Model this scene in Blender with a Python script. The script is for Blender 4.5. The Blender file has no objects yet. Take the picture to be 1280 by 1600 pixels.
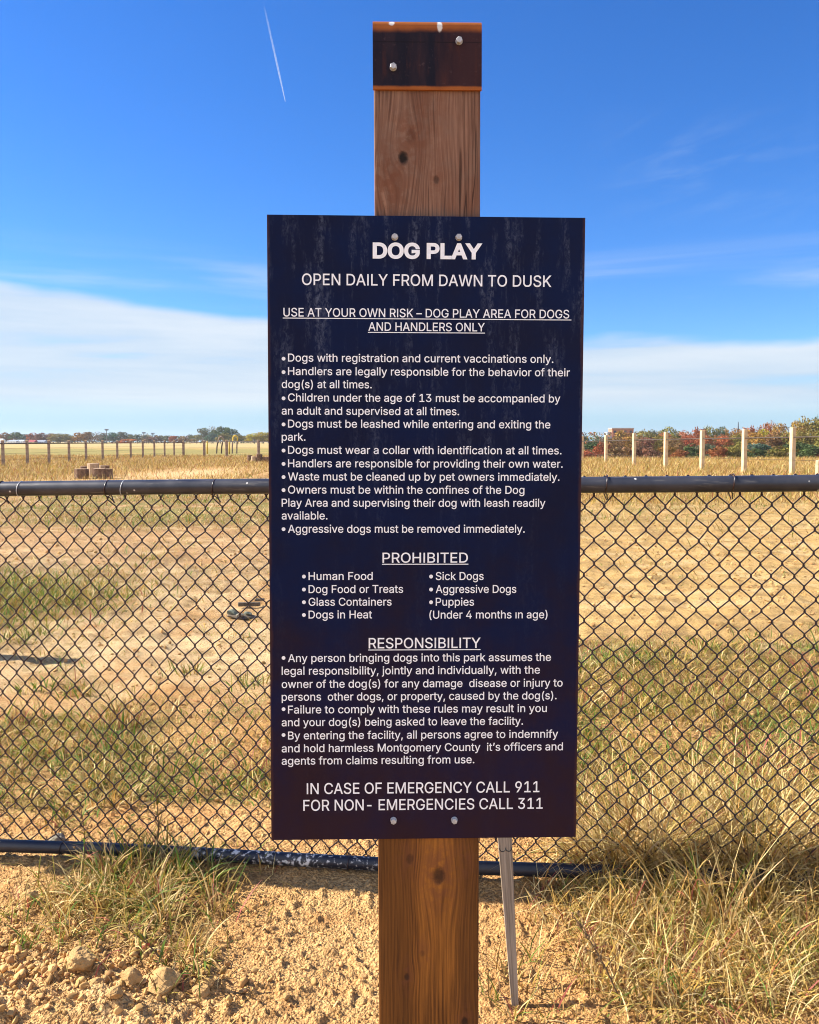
# A dog-park notice on a timber post in front of a chain-link fence and an autumn field.
import bpy, bmesh, math, random
import numpy as np
from mathutils import Vector, Matrix

random.seed(7)
RNG = np.random.default_rng(11)
S = bpy.context.scene
COL = S.collection

# ------------------------------------------------------------------ camera, sky, sun, exposure
FPX, PPX, PPY, PITCH, EYE = 1283.0, 640.0, 760.0, math.radians(3.13), 1.45
cam_d = bpy.data.cameras.new('camera')
cam = bpy.data.objects.new('camera', cam_d); COL.objects.link(cam)
cam.location = (0, 0, EYE)
cam.rotation_euler = (math.radians(90) - PITCH, 0, 0)
cam_d.sensor_fit = 'HORIZONTAL'; cam_d.sensor_width = 36.0
cam_d.lens = 36.0 * FPX / 1280.0
cam_d.shift_y = -40.0 / 1280.0
cam_d.clip_start = 0.05; cam_d.clip_end = 30000
S.camera = cam

SUN_EL, SUN_OFF = math.radians(36), math.radians(11)      # elevation; how far behind the fence line it stands
to_sun = Vector((-math.cos(SUN_OFF)*math.cos(SUN_EL), math.sin(SUN_OFF)*math.cos(SUN_EL), math.sin(SUN_EL)))
sd = bpy.data.lights.new('sun', 'SUN'); sd.energy = 4.9; sd.angle = math.radians(0.53); sd.color = (1.0, 0.93, 0.82)
sun = bpy.data.objects.new('sun', sd); COL.objects.link(sun)
sun.rotation_euler = to_sun.to_track_quat('Z', 'Y').to_euler()
S.view_settings.view_transform = 'Standard'; S.view_settings.look = 'None'
S.view_settings.exposure = 1.45; S.view_settings.gamma = 1.0
SKY_STRENGTH = 0.12
S.render.engine = 'CYCLES'; S.cycles.use_denoising = True; S.cycles.denoiser = 'OPENIMAGEDENOISE'; S.cycles.denoising_input_passes = 'RGB_ALBEDO_NORMAL'; S.cycles.denoising_prefilter = 'ACCURATE'; S.cycles.pixel_filter_type = 'BLACKMAN_HARRIS'; S.cycles.filter_width = 1.05

def nodes_of(nt):
    N, L = nt.nodes, nt.links
    def new(t, **kw):
        n = N.new(t)
        for k, v in kw.items(): setattr(n, k, v)
        return n
    def put(sock, v):
        if isinstance(v, bpy.types.NodeSocket): L.new(v, sock)
        elif v is not None: sock.default_value = v
    def M(op, a, b=None, c=None, clamp=False):
        n = new('ShaderNodeMath', operation=op, use_clamp=clamp)
        put(n.inputs[0], a); put(n.inputs[1], b)
        if c is not None: put(n.inputs[2], c)
        return n.outputs[0]
    def mix(f, a, b, mode='MIX'):
        n = new('ShaderNodeMix', data_type='RGBA', blend_type=mode, clamp_factor=True)
        put(n.inputs[0], f); put(n.inputs[6], a); put(n.inputs[7], b)
        return n.outputs[2]
    def noise(vec, scale, detail=4.0, rough=0.55, dist=0.0):
        n = new('ShaderNodeTexNoise')
        if vec is not None: put(n.inputs['Vector'], vec)
        n.inputs['Scale'].default_value = scale; n.inputs['Detail'].default_value = detail
        n.inputs['Roughness'].default_value = rough; n.inputs['Distortion'].default_value = dist
        return n.outputs['Fac']
    def step(v, a, b):                                   # smooth ramp from a to b
        n = new('ShaderNodeMapRange', interpolation_type='SMOOTHSTEP')
        put(n.inputs[0], v); put(n.inputs[1], a); put(n.inputs[2], b)
        return n.outputs[0]
    def sep(v):
        n = new('ShaderNodeSeparateXYZ'); put(n.inputs[0], v); return n.outputs
    def xyz(x, y, z):
        n = new('ShaderNodeCombineXYZ'); put(n.inputs[0], x); put(n.inputs[1], y); put(n.inputs[2], z); return n.outputs[0]
    class H: pass
    h = H(); h.new, h.put, h.M, h.mix, h.noise, h.step, h.sep, h.xyz, h.L = new, put, M, mix, noise, step, sep, xyz, L
    return h

world = bpy.data.worlds.new('World'); S.world = world; world.use_nodes = True
wt = world.node_tree; wt.nodes.clear(); w = nodes_of(wt)
sky = w.new('ShaderNodeTexSky', sky_type='NISHITA', sun_disc=False)
sky.sun_elevation = SUN_EL; sky.sun_rotation = math.atan2(to_sun.x, to_sun.y)
sky.air_density = 1.0; sky.dust_density = 0.0; sky.ozone_density = 2.6; sky.altitude = 60
hs = w.new('ShaderNodeHueSaturation'); hs.inputs['Saturation'].default_value = 1.13; hs.inputs['Value'].default_value = 1.0
hs.inputs['Hue'].default_value = 0.508
w.L.new(w.mix(1.0, sky.outputs[0], (0.335, 0.455, 0.60, 1), 'MULTIPLY'), hs.inputs['Color'])
tc = w.new('ShaderNodeTexCoord')
dx, dy, dz = w.sep(tc.outputs['Generated'])
el = w.M('MULTIPLY', w.M('ARCSINE', dz), 57.2958)                 # degrees above the horizon
az = w.M('MULTIPLY', w.M('ARCTAN2', dx, dy), 57.2958)             # degrees right of north
# layered cloud banks low over the horizon, drawn out sideways
streak = w.noise(w.xyz(w.M('MULTIPLY', az, 0.035), w.M('MULTIPLY', el, 0.42), 3.1), 1.0, 6.0, 0.55, 0.35)
soft = w.noise(w.xyz(w.M('MULTIPLY', az, 0.05), w.M('MULTIPLY', el, 0.16), 9.7), 1.0, 4.0, 0.5)
az_l = w.step(az, 4.0, -26.0)                                     # the bank stands taller to the left
top = w.M('ADD', w.M('MULTIPLY', az_l, 2.7), 7.2)
topn = w.M('ADD', top, w.M('MULTIPLY', w.M('SUBTRACT', soft, 0.5), 4.5))
bank = w.M('MULTIPLY', w.step(w.M('SUBTRACT', topn, el), -0.15, 0.75), w.step(el, 1.2, 3.2))
bank = w.M('MULTIPLY', bank, w.step(streak, 0.22, 0.46))
band2 = w.M('MULTIPLY', w.M('MULTIPLY', w.step(el, 8.6, 9.6), w.step(el, 13.5, 10.0)), w.step(streak, 0.46, 0.74))
band2 = w.M('MULTIPLY', band2, 0.4)
# a wisp of cirrus up to the right
wx = w.M('SUBTRACT', az, 20.0); wy = w.M('SUBTRACT', el, w.M('ADD', w.M('MULTIPLY', wx, -0.12), 17.0))
wisp = w.M('MULTIPLY', w.step(w.M('ABSOLUTE', wx), 9.0, 2.0), w.step(w.M('ABSOLUTE', wy), 4.2, 0.6))
wn = w.noise(w.xyz(w.M('MULTIPLY', w.M('ADD', az, w.M('MULTIPLY', el, 0.7)), 0.10), w.M('MULTIPLY', w.M('SUBTRACT', el, w.M('MULTIPLY', az, 0.25)), 0.5), 5.0), 1.0, 6.0, 0.6, 0.8)
wisp = w.M('MULTIPLY', w.M('MULTIPLY', wisp, w.step(wn, 0.42, 0.75)), 0.13)
# bright broken cloud added behind the camera to fill the shaded sign
sn = w.noise(w.xyz(w.M('DIVIDE', dx, w.M('ADD', dz, 0.25)), w.M('DIVIDE', dy, w.M('ADD', dz, 0.25)), 2.0), 1.3, 6.0, 0.6, 0.4)
fill_cloud = w.M('MULTIPLY', w.M('MULTIPLY', w.step(dy, -0.12, -0.5), w.step(dz, 0.0, 0.12)), w.step(sn, 0.36, 0.58))
cl = w.M('MAXIMUM', w.M('MULTIPLY', bank, 0.93), w.M('MAXIMUM', band2, wisp), clamp=True)
cloud_col = w.mix(w.step(streak, 0.3, 0.7), (1.80, 2.25, 2.75, 1), (2.45, 2.68, 2.92, 1))
clear = w.mix(w.M('MULTIPLY', w.step(w.M('ABSOLUTE', el), 7.0, 0.0), 0.92), hs.outputs[0], (1.42, 2.12, 2.68, 1))      # pale blue air low over the land
bg = w.new('ShaderNodeBackground'); bg.inputs['Strength'].default_value = SKY_STRENGTH
w.L.new(w.mix(w.M('MULTIPLY', fill_cloud, 0.9), w.mix(cl, clear, cloud_col), (5.6, 5.8, 6.2, 1)), bg.inputs['Color'])
wo = w.new('ShaderNodeOutputWorld'); w.L.new(bg.outputs[0], wo.inputs[0])

# ------------------------------------------------------------------ helpers
_F = Vector((0, math.cos(PITCH), -math.sin(PITCH))); _U = Vector((0, math.sin(PITCH), math.cos(PITCH))); _R = Vector((1, 0, 0))
CAM = Vector((0, 0, EYE))
def ray(px, py): return _F + _R*((px-PPX)/FPX) - _U*((py-PPY)/FPX)
def at(px, py, Y):                                       # the point at distance Y along a line of sight of the survey photo
    d = ray(px, py); return CAM + d*(Y/d.y)
def on_plane(px, py, p0, n):
    d = ray(px, py); return CAM + d*((p0-CAM).dot(n)/d.dot(n))

def mesh_np(name, V, F, smooth=False):                   # V (n,3); F list of integer arrays, each (m, k)
    me = bpy.data.meshes.new(name)
    V = np.asarray(V, dtype=np.float32)
    F = [np.asarray(f, dtype=np.int32) for f in F if len(f)]
    loops = np.concatenate([f.ravel() for f in F]); tot = np.concatenate([np.full(len(f), f.shape[1], np.int32) for f in F])
    start = np.concatenate([[0], np.cumsum(tot)[:-1]]).astype(np.int32)
    me.vertices.add(len(V)); me.vertices.foreach_set('co', V.ravel())
    me.loops.add(len(loops)); me.loops.foreach_set('vertex_index', loops)
    me.polygons.add(len(tot)); me.polygons.foreach_set('loop_start', start); me.polygons.foreach_set('loop_total', tot)
    if smooth: me.polygons.foreach_set('use_smooth', np.ones(len(tot), bool))
    me.update(calc_edges=True); me.validate()
    return me
def paint(me, colors):                                   # per-vertex albedo
    a = me.color_attributes.new('tint', 'FLOAT_COLOR', 'POINT')
    c = np.ones((len(colors), 4), np.float32); c[:, :3] = colors
    a.data.foreach_set('color', c.ravel())
def link(name, me, mats, parent=None, loc=None):
    o = bpy.data.objects.new(name, me); COL.objects.link(o)
    for m in (mats if isinstance(mats, (list, tuple)) else [mats]):
        if m is not None and me is not None and m.name not in [k.name for k in me.materials if k]: me.materials.append(m)
    if parent is not None: o.parent = parent
    if loc is not None: o.location = loc
    return o
def tag(o, label, cat, group=None, kind=None):
    if label: o['label'] = label
    if cat: o['category'] = cat
    if group: o['group'] = group
    if kind: o['kind'] = kind
    return o
def empty(name, loc, label, cat, group=None):
    o = bpy.data.objects.new(name, None); COL.objects.link(o); o.location = loc
    o.empty_display_size = 0.1
    return tag(o, label, cat, group)
def bm_obj(name, bm, mats, parent=None, loc=None, smooth=False):
    me = bpy.data.meshes.new(name); bm.normal_update(); bm.to_mesh(me); bm.free()
    if smooth:
        for p in me.polygons: p.use_smooth = True
    return link(name, me, mats, parent, loc)
def box(bm, c, s, rot=None, bevel=0.0, mat=0):
    r = bmesh.ops.create_cube(bm, size=1.0)
    vs = r['verts']
    bmesh.ops.scale(bm, verts=vs, vec=s)
    if bevel > 0:
        es = list({e for v in vs for e in v.link_edges})
        b = bmesh.ops.bevel(bm, geom=es, offset=bevel, segments=2, affect='EDGES', profile=0.6)
        vs = list({v for f in b['faces'] for v in f.verts} | {v for v in vs if v.is_valid})
    if rot is not None: bmesh.ops.rotate(bm, verts=vs, cent=(0, 0, 0), matrix=rot)
    bmesh.ops.translate(bm, verts=vs, vec=c)
    if mat:
        for f in {f for v in vs for f in v.link_faces}: f.material_index = mat
    return vs
def tube_np(paths, r, sides=6, closed=False, cap=False):  # tubes along polylines (each an (n,3) array) -> verts, quads
    VV, FF, off = [], [], 0
    for P in paths:
        P = np.asarray(P, float); n = len(P)
        rr = np.broadcast_to(np.asarray(r, float), (n,)) if np.ndim(r) < 2 else r
        T = np.gradient(P, axis=0)
        if closed: T = np.roll(P, -1, 0) - np.roll(P, 1, 0)
        T /= np.linalg.norm(T, axis=1, keepdims=True) + 1e-12
        mean = np.abs(T).mean(0); ref = np.eye(3)[int(np.argmin(mean))]
        A = np.cross(T, ref); A /= np.linalg.norm(A, axis=1, keepdims=True) + 1e-12
        B = np.cross(T, A)
        a = np.arange(sides)*2*np.pi/sides
        V = P[:, None, :] + rr[:, None, None]*(np.cos(a)[None, :, None]*A[:, None, :] + np.sin(a)[None, :, None]*B[:, None, :])
        VV.append(V.reshape(-1, 3))
        i = np.arange(n if closed else n-1)[:, None]*sides; j = np.arange(sides)[None, :]; k = (j+1) % sides
        i2 = (i + sides) % (n*sides) if closed else i + sides
        FF.append(np.stack([i+j, i+k, i2+k, i2+j], -1).reshape(-1, 4) + off)
        off += n*sides
    return np.concatenate(VV), np.concatenate(FF)

# lattice noise on arrays
_perm = RNG.permutation(4096)
def _h(i, j): return _perm[(_perm[(i & 4095)] + j) & 4095]/4095.0
def vnoise(x, y):
    i = np.floor(x).astype(int); j = np.floor(y).astype(int); u = x-i; v = y-j
    u = u*u*u*(u*(u*6-15)+10); v = v*v*v*(v*(v*6-15)+10)
    return (_h(i, j)*(1-u)+_h(i+1, j)*u)*(1-v) + (_h(i, j+1)*(1-u)+_h(i+1, j+1)*u)*v
def fbm(x, y, f, o=4, g=0.5, seed=0):
    s = 0.0; a = 1.0; t = 0.0
    for k in range(o):
        s = s + a*vnoise(x*f+seed*17.3+k*5.1, y*f+seed*9.7-k*3.3); t += a; a *= g; f *= 2.03
    return s/t
def sst(v, a, b):
    t = np.clip((v-a)/(b-a), 0, 1); return t*t*(3-2*t)

# ------------------------------------------------------------------ terrain
def height_low(x, y):                                    # land form without the small lumps
    x = np.asarray(x, float); y = np.asarray(y, float)
    right = sst(x, 1.5, 13.0)
    z = 0.06*right*sst(y, 9, 32)
    z = z - 9.0*sst(x, 3.0, 14.0)*sst(y, 60, 150) * (1-sst(y, 420, 800))
    z = z + 0.55*np.exp(-(((x+3.9)/1.7)**2 + ((y-26)/4.0)**2))          # spoil heap
    z = z + 0.09*np.exp(-(((x+1.15)/0.75)**2 + ((y-2.0)/0.42)**2))     # cloddy bank at the front left
    z = z + (-0.05 + 0.030*np.clip(x, -2.5, 2.0))*(1-sst(np.hypot(x, y), 5, 13))
    z = z - 0.035*np.exp(-((y-3.0+0.13*x)/0.16)**2)*(np.abs(x) < 30)   # worn hollow under the fence
    return z
def cover(x, y):
    """How thickly grass grows, 0..1, in the near field."""
    n1 = fbm(x, y, 1.3, 4, 0.55, 1); n2 = fbm(x, y, 4.0, 3, 0.55, 2); n3 = fbm(x, y, 0.33, 3, 0.5, 3)
    # tufts in front of the fence
    a = np.exp(-(((x+0.95)/0.26)**2 + ((y-2.70)/0.22)**2)) + 0.8*np.exp(-(((x+0.80)/0.20)**2 + ((y-2.46)/0.20)**2)) + 0.5*np.exp(-(((x+0.62)/0.08)**2 + ((y-2.22)/0.12)**2))
    b = sst(x + 0.35*(n1-0.5), 0.42, 0.80)*sst(y, 2.25, 2.6)*(1-sst(y, 3.0, 3.2)) + 0.50*sst(x + 0.25*(n2-0.5), 0.36, 0.72)*(1-sst(y, 2.3, 2.6))
    fr = np.clip(a*1.2 + b*1.1, 0, 1)*(0.45+1.0*n2)
    far_edge = 4.75 + 0.9*sst(x, -0.5, 1.5) + 1.3*(n1-0.5) + 0.8*(n3-0.5)
    be = sst(y + 0.08*x + 0.5*(n2-0.5), 3.05, 3.45)*(1-sst(y, far_edge-0.7, far_edge+0.5))
    be = be*(0.42+0.9*sst(0.55*n1+0.45*n2, 0.36, 0.60))
    be = be*(1 - 0.75*np.exp(-(((x+1.45)/0.4)**2 + ((y-3.2)/0.2)**2)))*(1 - 0.8*np.exp(-(((x-1.45)/0.35)**2 + ((y-3.15)/0.3)**2)))
    pl = 1.25*np.exp(-(((x+4.2)/1.35)**2 + ((y-7.8)/1.3)**2)) * (0.3+n1)
    st = sst(y, 12.5, 16)*(1-sst(y, 22, 26))*(1-0.7*sst(x, -1, 3))*sst(n3+0.3*n1, 0.42, 0.75)
    md = 0.22*sst(n1, 0.58, 0.72)*sst(y, 4.5, 6)*(1-sst(y, 14, 20))
    return np.clip(np.where(y < 3.02-0.08*x, fr, be) + pl + st + md, 0, 1)
def front_left_clods(x, y):
    return np.exp(-(((x+1.15)/0.62)**2 + ((y-2.1)/0.30)**2))
def height(x, y):
    r = np.hypot(x, y); near = 1-sst(r, 7, 22)
    z = height_low(x, y)
    z = z + near*(0.05*(fbm(x, y, 1.1, 3, 0.5, 5)-0.5) + 0.020*(fbm(x, y, 6.0, 3, 0.5, 6)-0.5))
    n = fbm(x, y, 38.0, 3, 0.6, 7); close = 1-sst(r, 3.5, 6.5)
    cl = front_left_clods(x, y)
    z = z + close*(0.011*(n-0.5) + 0.007*sst(n, 0.58, 0.74) + cl*(0.07*(fbm(x, y, 9.0, 3, 0.55, 8)-0.42) + 0.02*np.abs(fbm(x, y, 22, 2, 0.5, 9)-0.5)))
    z = z + near*0.03*(fbm(x, y, 2.6, 3, 0.55, 15)-0.5)*(1-close*0.5)
    mid = sst(r, 4.5, 7)*(1-sst(r, 25, 40)); z = z + mid*(0.035*(fbm(x, y, 3.2, 4, 0.6, 10)-0.5) + 0.045*(fbm(x, y, 7.5, 3, 0.6, 11)-0.5)*(1-sst(r, 14, 25)))
    return z
def ground_z(x, y): return float(height(np.array([x]), np.array([y]))[0])

A = np.concatenate([np.radians(np.linspace(-40, 40, 641)), np.radians(np.linspace(40, 320, 101)[1:-1])])
RR = np.concatenate([np.geomspace(0.25, 1.6, 40)[:-1], np.geomspace(1.6, 4.6, 400)[:-1], np.geomspace(4.6, 45, 290)[:-1], np.geomspace(45, 2500, 100)])
ga, gr = np.meshgrid(A, RR); gx = (np.sin(ga)*gr).ravel(); gy = (np.cos(ga)*gr).ravel()
gz = height(gx, gy)
na, nr = len(A), len(RR)
ii = np.arange(nr-1)[:, None]*na; jj = np.arange(na)[None, :]; kk = (jj+1) % na
gq = np.stack([ii+jj, ii+na+jj, ii+na+kk, ii+kk], -1).reshape(-1, 4)[:, ::-1]
hole = np.arange(na)[None, :][:, ::1]
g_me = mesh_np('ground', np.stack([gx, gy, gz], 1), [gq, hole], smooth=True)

def lerp(a, b, t): return a + (b-a)*t[:, None]
C3 = lambda *c: np.array(c)[None, :]
n_big = fbm(gx, gy, 0.22, 4, 0.5, 20); n_med = fbm(gx, gy, 1.7, 4, 0.55, 21); n_small = fbm(gx, gy, 9.0, 4, 0.6, 22)
col = np.repeat(C3(0.43, 0.235, 0.09), len(gx), 0)
col = lerp(col, C3(0.49, 0.29, 0.12), sst(n_med, 0.35, 0.7))
col = lerp(col, C3(0.40, 0.205, 0.075), 0.65*sst(n_small, 0.5, 0.75))
# paler silty ground left of the sign behind the fence, golden straw-strewn ground to the right
silt = sst(-gx, -0.6, 1.2)*sst(gy, 4.3, 5.4)*(1-sst(gy, 10, 15)); col = lerp(col, C3(0.62, 0.44, 0.235), 0.8*silt*sst(n_med+0.3*(n_big-0.5), 0.25, 0.55))
gold = sst(gx, 0.2, 1.5)*sst(gy, 5, 6.5)*(1-sst(gy, 24, 30)); col = lerp(col, C3(0.60, 0.395, 0.15), 0.8*gold)
pink = sst(-gx, 0.0, 2.0)*sst(gy, 8.5, 11)*(1-sst(gy, 20, 25)); col = lerp(col, C3(0.50, 0.29, 0.14), 0.6*pink)
fl = front_left_clods(gx, gy); col = lerp(col, C3(0.60, 0.40, 0.19), 0.8*np.clip(fl, 0, 1)*sst(n_small, 0.35, 0.6))
cv = cover(gx, gy)
sod = lerp(np.repeat(C3(0.23, 0.15, 0.055), len(gx), 0), C3(0.13, 0.115, 0.03), sst(n_med, 0.4, 0.7))
col = lerp(col, sod, 0.72*np.clip(cv*1.3, 0, 1))
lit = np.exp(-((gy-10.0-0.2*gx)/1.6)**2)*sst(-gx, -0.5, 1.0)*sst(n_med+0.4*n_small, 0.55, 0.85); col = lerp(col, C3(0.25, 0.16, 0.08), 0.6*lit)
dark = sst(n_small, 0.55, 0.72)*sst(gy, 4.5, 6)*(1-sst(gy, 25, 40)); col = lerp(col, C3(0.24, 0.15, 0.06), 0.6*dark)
stk_ = fbm(gx*0.8, gy*2.2, 2.2, 4, 0.6, 24); far_d = sst(gy, 4.5, 6)*(1-sst(gy, 25, 40)); col = lerp(col, C3(0.30, 0.195, 0.085), 0.55*far_d*sst(stk_, 0.55, 0.72)); col = lerp(col, C3(0.70, 0.54, 0.30), 0.45*far_d*sst(1-stk_, 0.55, 0.72))
# green strip, then tall-grass meadow, then distant bands
strip = sst(gy, 13, 17)*(1-sst(gy, 21, 25))*sst(n_med+0.5*(n_big-0.5), 0.38, 0.60)*(1-0.55*sst(gx, 0, 4)); col = lerp(col, C3(0.20, 0.19, 0.05), 0.75*strip)
mead = sst(gy, 26, 33)*(1-0.95*np.exp(-(((gx+10)/4.0)**2+((gy-37)/11)**2))); track = np.exp(-(((gx+10)/4.0)**2+((gy-37)/11)**2)); col = lerp(col, C3(0.62, 0.42, 0.22), 0.8*track); col = lerp(col, C3(0.37, 0.235, 0.075), mead)
greenb = sst(gy, 78, 92)*(1-sst(gy, 150, 200))*(1-sst(gx, -8, 5)); col = lerp(col, C3(0.175, 0.17, 0.05), 0.75*greenb*sst(n_big, 0.1, 0.4))
tanb = sst(gy, 165, 215); col = lerp(col, C3(0.36, 0.27, 0.11), tanb)
olive = sst(gx, 6, 16)*sst(gy, 70, 110); col = lerp(col, C3(0.17, 0.13, 0.05), olive)
behind = sst(-gy, 1.0, 4.0); col = lerp(col, C3(0.50, 0.33, 0.17), 0.8*behind)
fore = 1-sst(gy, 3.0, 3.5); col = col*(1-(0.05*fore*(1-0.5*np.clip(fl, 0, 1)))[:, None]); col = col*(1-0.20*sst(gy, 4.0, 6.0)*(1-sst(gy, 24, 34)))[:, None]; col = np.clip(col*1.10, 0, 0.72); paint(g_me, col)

def principled(name, rough=0.8, spec=0.3):
    m = bpy.data.materials.new(name); m.use_nodes = True
    nt = m.node_tree; nt.nodes.clear(); h = nodes_of(nt)
    b = h.new('ShaderNodeBsdfPrincipled'); o = h.new('ShaderNodeOutputMaterial'); h.L.new(b.outputs[0], o.inputs[0])
    b.inputs['Roughness'].default_value = rough; b.inputs['Specular IOR Level'].default_value = spec
    h.b = b; h.out = o
    h.obj = h.new('ShaderNodeTexCoord').outputs['Object']
    def bump(height, strength, dist):
        n = h.new('ShaderNodeBump'); n.inputs['Strength'].default_value = strength; n.inputs['Distance'].default_value = dist
        h.L.new(height, n.inputs['Height']); h.L.new(n.outputs[0], b.inputs['Normal'])
    h.bump = bump
    return m, h
def plain(name, c, rough=0.7, var=0.25, scale=30.0, spec=0.3, metal=0.0):
    m, h = principled(name, rough, spec)
    n = h.noise(h.obj, scale, 5, 0.6)
    d = tuple(x*(1-var) for x in c) + (1,); l = tuple(min(1, x*(1+var)) for x in c) + (1,)
    h.L.new(h.mix(h.step(n, 0.3, 0.7), d, l), h.b.inputs['Base Color']); h.b.inputs['Metallic'].default_value = metal
    h.bump(n, 0.2, 0.01)
    return m

m_ground, h = principled('soil', 0.95, 0.15)
att = h.new('ShaderNodeAttribute', attribute_name='tint').outputs['Color']
g1 = h.noise(h.obj, 95.0, 3, 0.65); g2 = h.noise(h.obj, 320.0, 2, 0.6); g3 = h.noise(h.obj, 14.0, 4, 0.6)
vor = h.new('ShaderNodeTexVoronoi', feature='F1'); h.L.new(h.obj, vor.inputs['Vector']); vor.inputs['Scale'].default_value = 120.0
tone = h.mix(h.step(g1, 0.32, 0.68), (0.58, 0.54, 0.48, 1), (1.30, 1.32, 1.30, 1))
c2 = h.mix(1.0, att, tone, 'MULTIPLY')
c2 = h.mix(h.M('MULTIPLY', h.step(g3, 0.52, 0.75), 0.4), c2, h.mix(1.0, c2, (0.62, 0.55, 0.45, 1), 'MULTIPLY'))
h.L.new(c2, h.b.inputs['Base Color'])
h.bump(h.M('ADD', h.M('ADD', h.M('MULTIPLY', g1, 0.6), h.M('MULTIPLY', g2, 0.25)), h.M('MULTIPLY', vor.outputs['Distance'], -0.5)), 1.0, 0.014)
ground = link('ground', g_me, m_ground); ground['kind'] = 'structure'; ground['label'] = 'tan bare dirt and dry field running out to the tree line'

# ------------------------------------------------------------------ grasses
m_grass, h = principled('grass_blades', 0.6, 0.25)
att = h.new('ShaderNodeAttribute', attribute_name='tint').outputs['Color']
h.L.new(att, h.b.inputs['Base Color'])
tr = h.new('ShaderNodeBsdfTranslucent'); h.L.new(att, tr.inputs['Color'])
mx = h.new('ShaderNodeMixShader'); mx.inputs[0].default_value = 0.28
h.L.new(h.b.outputs[0], mx.inputs[1]); h.L.new(tr.outputs[0], mx.inputs[2]); h.L.new(mx.outputs[0], h.out.inputs[0])

STRAW, GOLD, OLIVE, GREEN, RED, PALE, BROWN = ((0.49, 0.34, 0.115), (0.43, 0.26, 0.06), (0.25, 0.215, 0.032), (0.11, 0.19, 0.024), (0.33, 0.085, 0.06), (0.64, 0.49, 0.22), (0.20, 0.11, 0.035))
def tints(n, weights, var=0.22):
    P = np.array([STRAW, GOLD, OLIVE, GREEN, RED, PALE, BROWN]); w_ = np.asarray(weights, float)
    if w_.ndim == 1: w_ = np.repeat(w_[None, :], n, 0)
    cs = np.cumsum(w_/w_.sum(1, keepdims=True), 1); k = np.minimum((RNG.random((n, 1)) > cs).sum(1), 6)
    return np.clip(P[k]*(1+var*(RNG.random((n, 1))*2-1))*(1+0.08*(RNG.random((n, 3))*2-1)), 0.01, 0.9)
def blades(base, h_, w_, curve, color, lean=None, twist=0.0):
    """Curved tapering leaf blades; every argument is an array over the blades."""
    n = len(base)
    if lean is None: lean = RNG.random(n)*2*np.pi
    ld = np.stack([np.cos(lean), np.sin(lean), np.zeros(n)], 1)
    sa = lean + np.pi/2 + (RNG.random(n)-0.5)*2.2
    sdv = np.stack([np.cos(sa), np.sin(sa), np.zeros(n)], 1)
    T = np.array([0.0, 0.3, 0.58, 0.82, 1.0]); W = np.array([0.75, 1.0, 0.85, 0.55, 0.0])
    ang = RNG.random(n)*0.35 + 0.12
    V = []
    for t, wk in zip(T, W):
        th = ang + curve*t                               # bends over as it rises
        up = np.cos(th*0.5 + 0.0)*t - 0.28*curve*t*t*np.clip(curve-0.6, 0, 2)
        out = np.sin(ang)*t + 0.55*curve*t*t
        p = base + np.array([0, 0, 1.0])*(h_*up)[:, None] + ld*(h_*out)[:, None]
        if wk > 0: V += [p - sdv*(w_*wk*0.5)[:, None], p + sdv*(w_*wk*0.5)[:, None]]
        else: V += [p]
    V = np.stack(V, 1)                                   # n, 9, 3
    o = np.arange(n)[:, None]*9
    q = np.concatenate([o+np.array([[0, 1, 3, 2]]), o+np.array([[2, 3, 5, 4]]), o+np.array([[4, 5, 7, 6]])]); t3 = o+np.array([[6, 7, 8]])
    return V.reshape(-1, 3), [q, t3], np.repeat(color, 9, 0)
def merge(name, packs, mat, label, parent=None):
    V, Q, T, Cc, off = [], [], [], [], 0
    for v, f, c in packs:
        V.append(v); Cc.append(c)
        for k in f: (Q if k.shape[1] == 4 else T).append(k+off)
        off += len(v)
    me = mesh_np(name, np.concatenate(V), [np.concatenate(Q)] + ([np.concatenate(T)] if T else []))
    paint(me, np.concatenate(Cc))
    o = link(name, me, mat); tag(o, label, 'grass', kind='stuff')
    return o
def scatter(n, x0, x1, y0, y1, dens):
    x = RNG.uniform(x0, x1, n); y = RNG.uniform(y0, y1, n); keep = RNG.random(n) < dens(x, y)
    x, y = x[keep], y[keep]
    return np.stack([x, y, height(x, y)-0.004], 1)
def wedge(n, y0, y1, half, dens, power=1.0):             # over the ground seen, a bit wider than the view, thinning with distance
    u = RNG.random(n); y = (y0**power + u*(y1**power-y0**power))**(1/power)
    x = (RNG.random(n)*2-1)*half*y; keep = RNG.random(n) < dens(x, y)
    x, y = x[keep], y[keep]
    return np.stack([x, y, height(x, y)-0.004], 1)
def tuft(cx, cy, n, spread, hh, ww, cu, wts, seedlean=None):
    x = RNG.normal(cx, spread, n); y = RNG.normal(cy, spread*0.8, n)
    b = np.stack([x, y, height(x, y)-0.004], 1)
    lean = np.arctan2(y-cy, x-cx) + RNG.normal(0, 1.4, n) if seedlean is None else RNG.normal(seedlean, 0.6, n)
    return blades(b, hh*(0.5+0.7*RNG.random(n)), ww*(0.6+0.8*RNG.random(n)), cu*(0.4+1.1*RNG.random(n)), tints(n, wts), lean)

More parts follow.
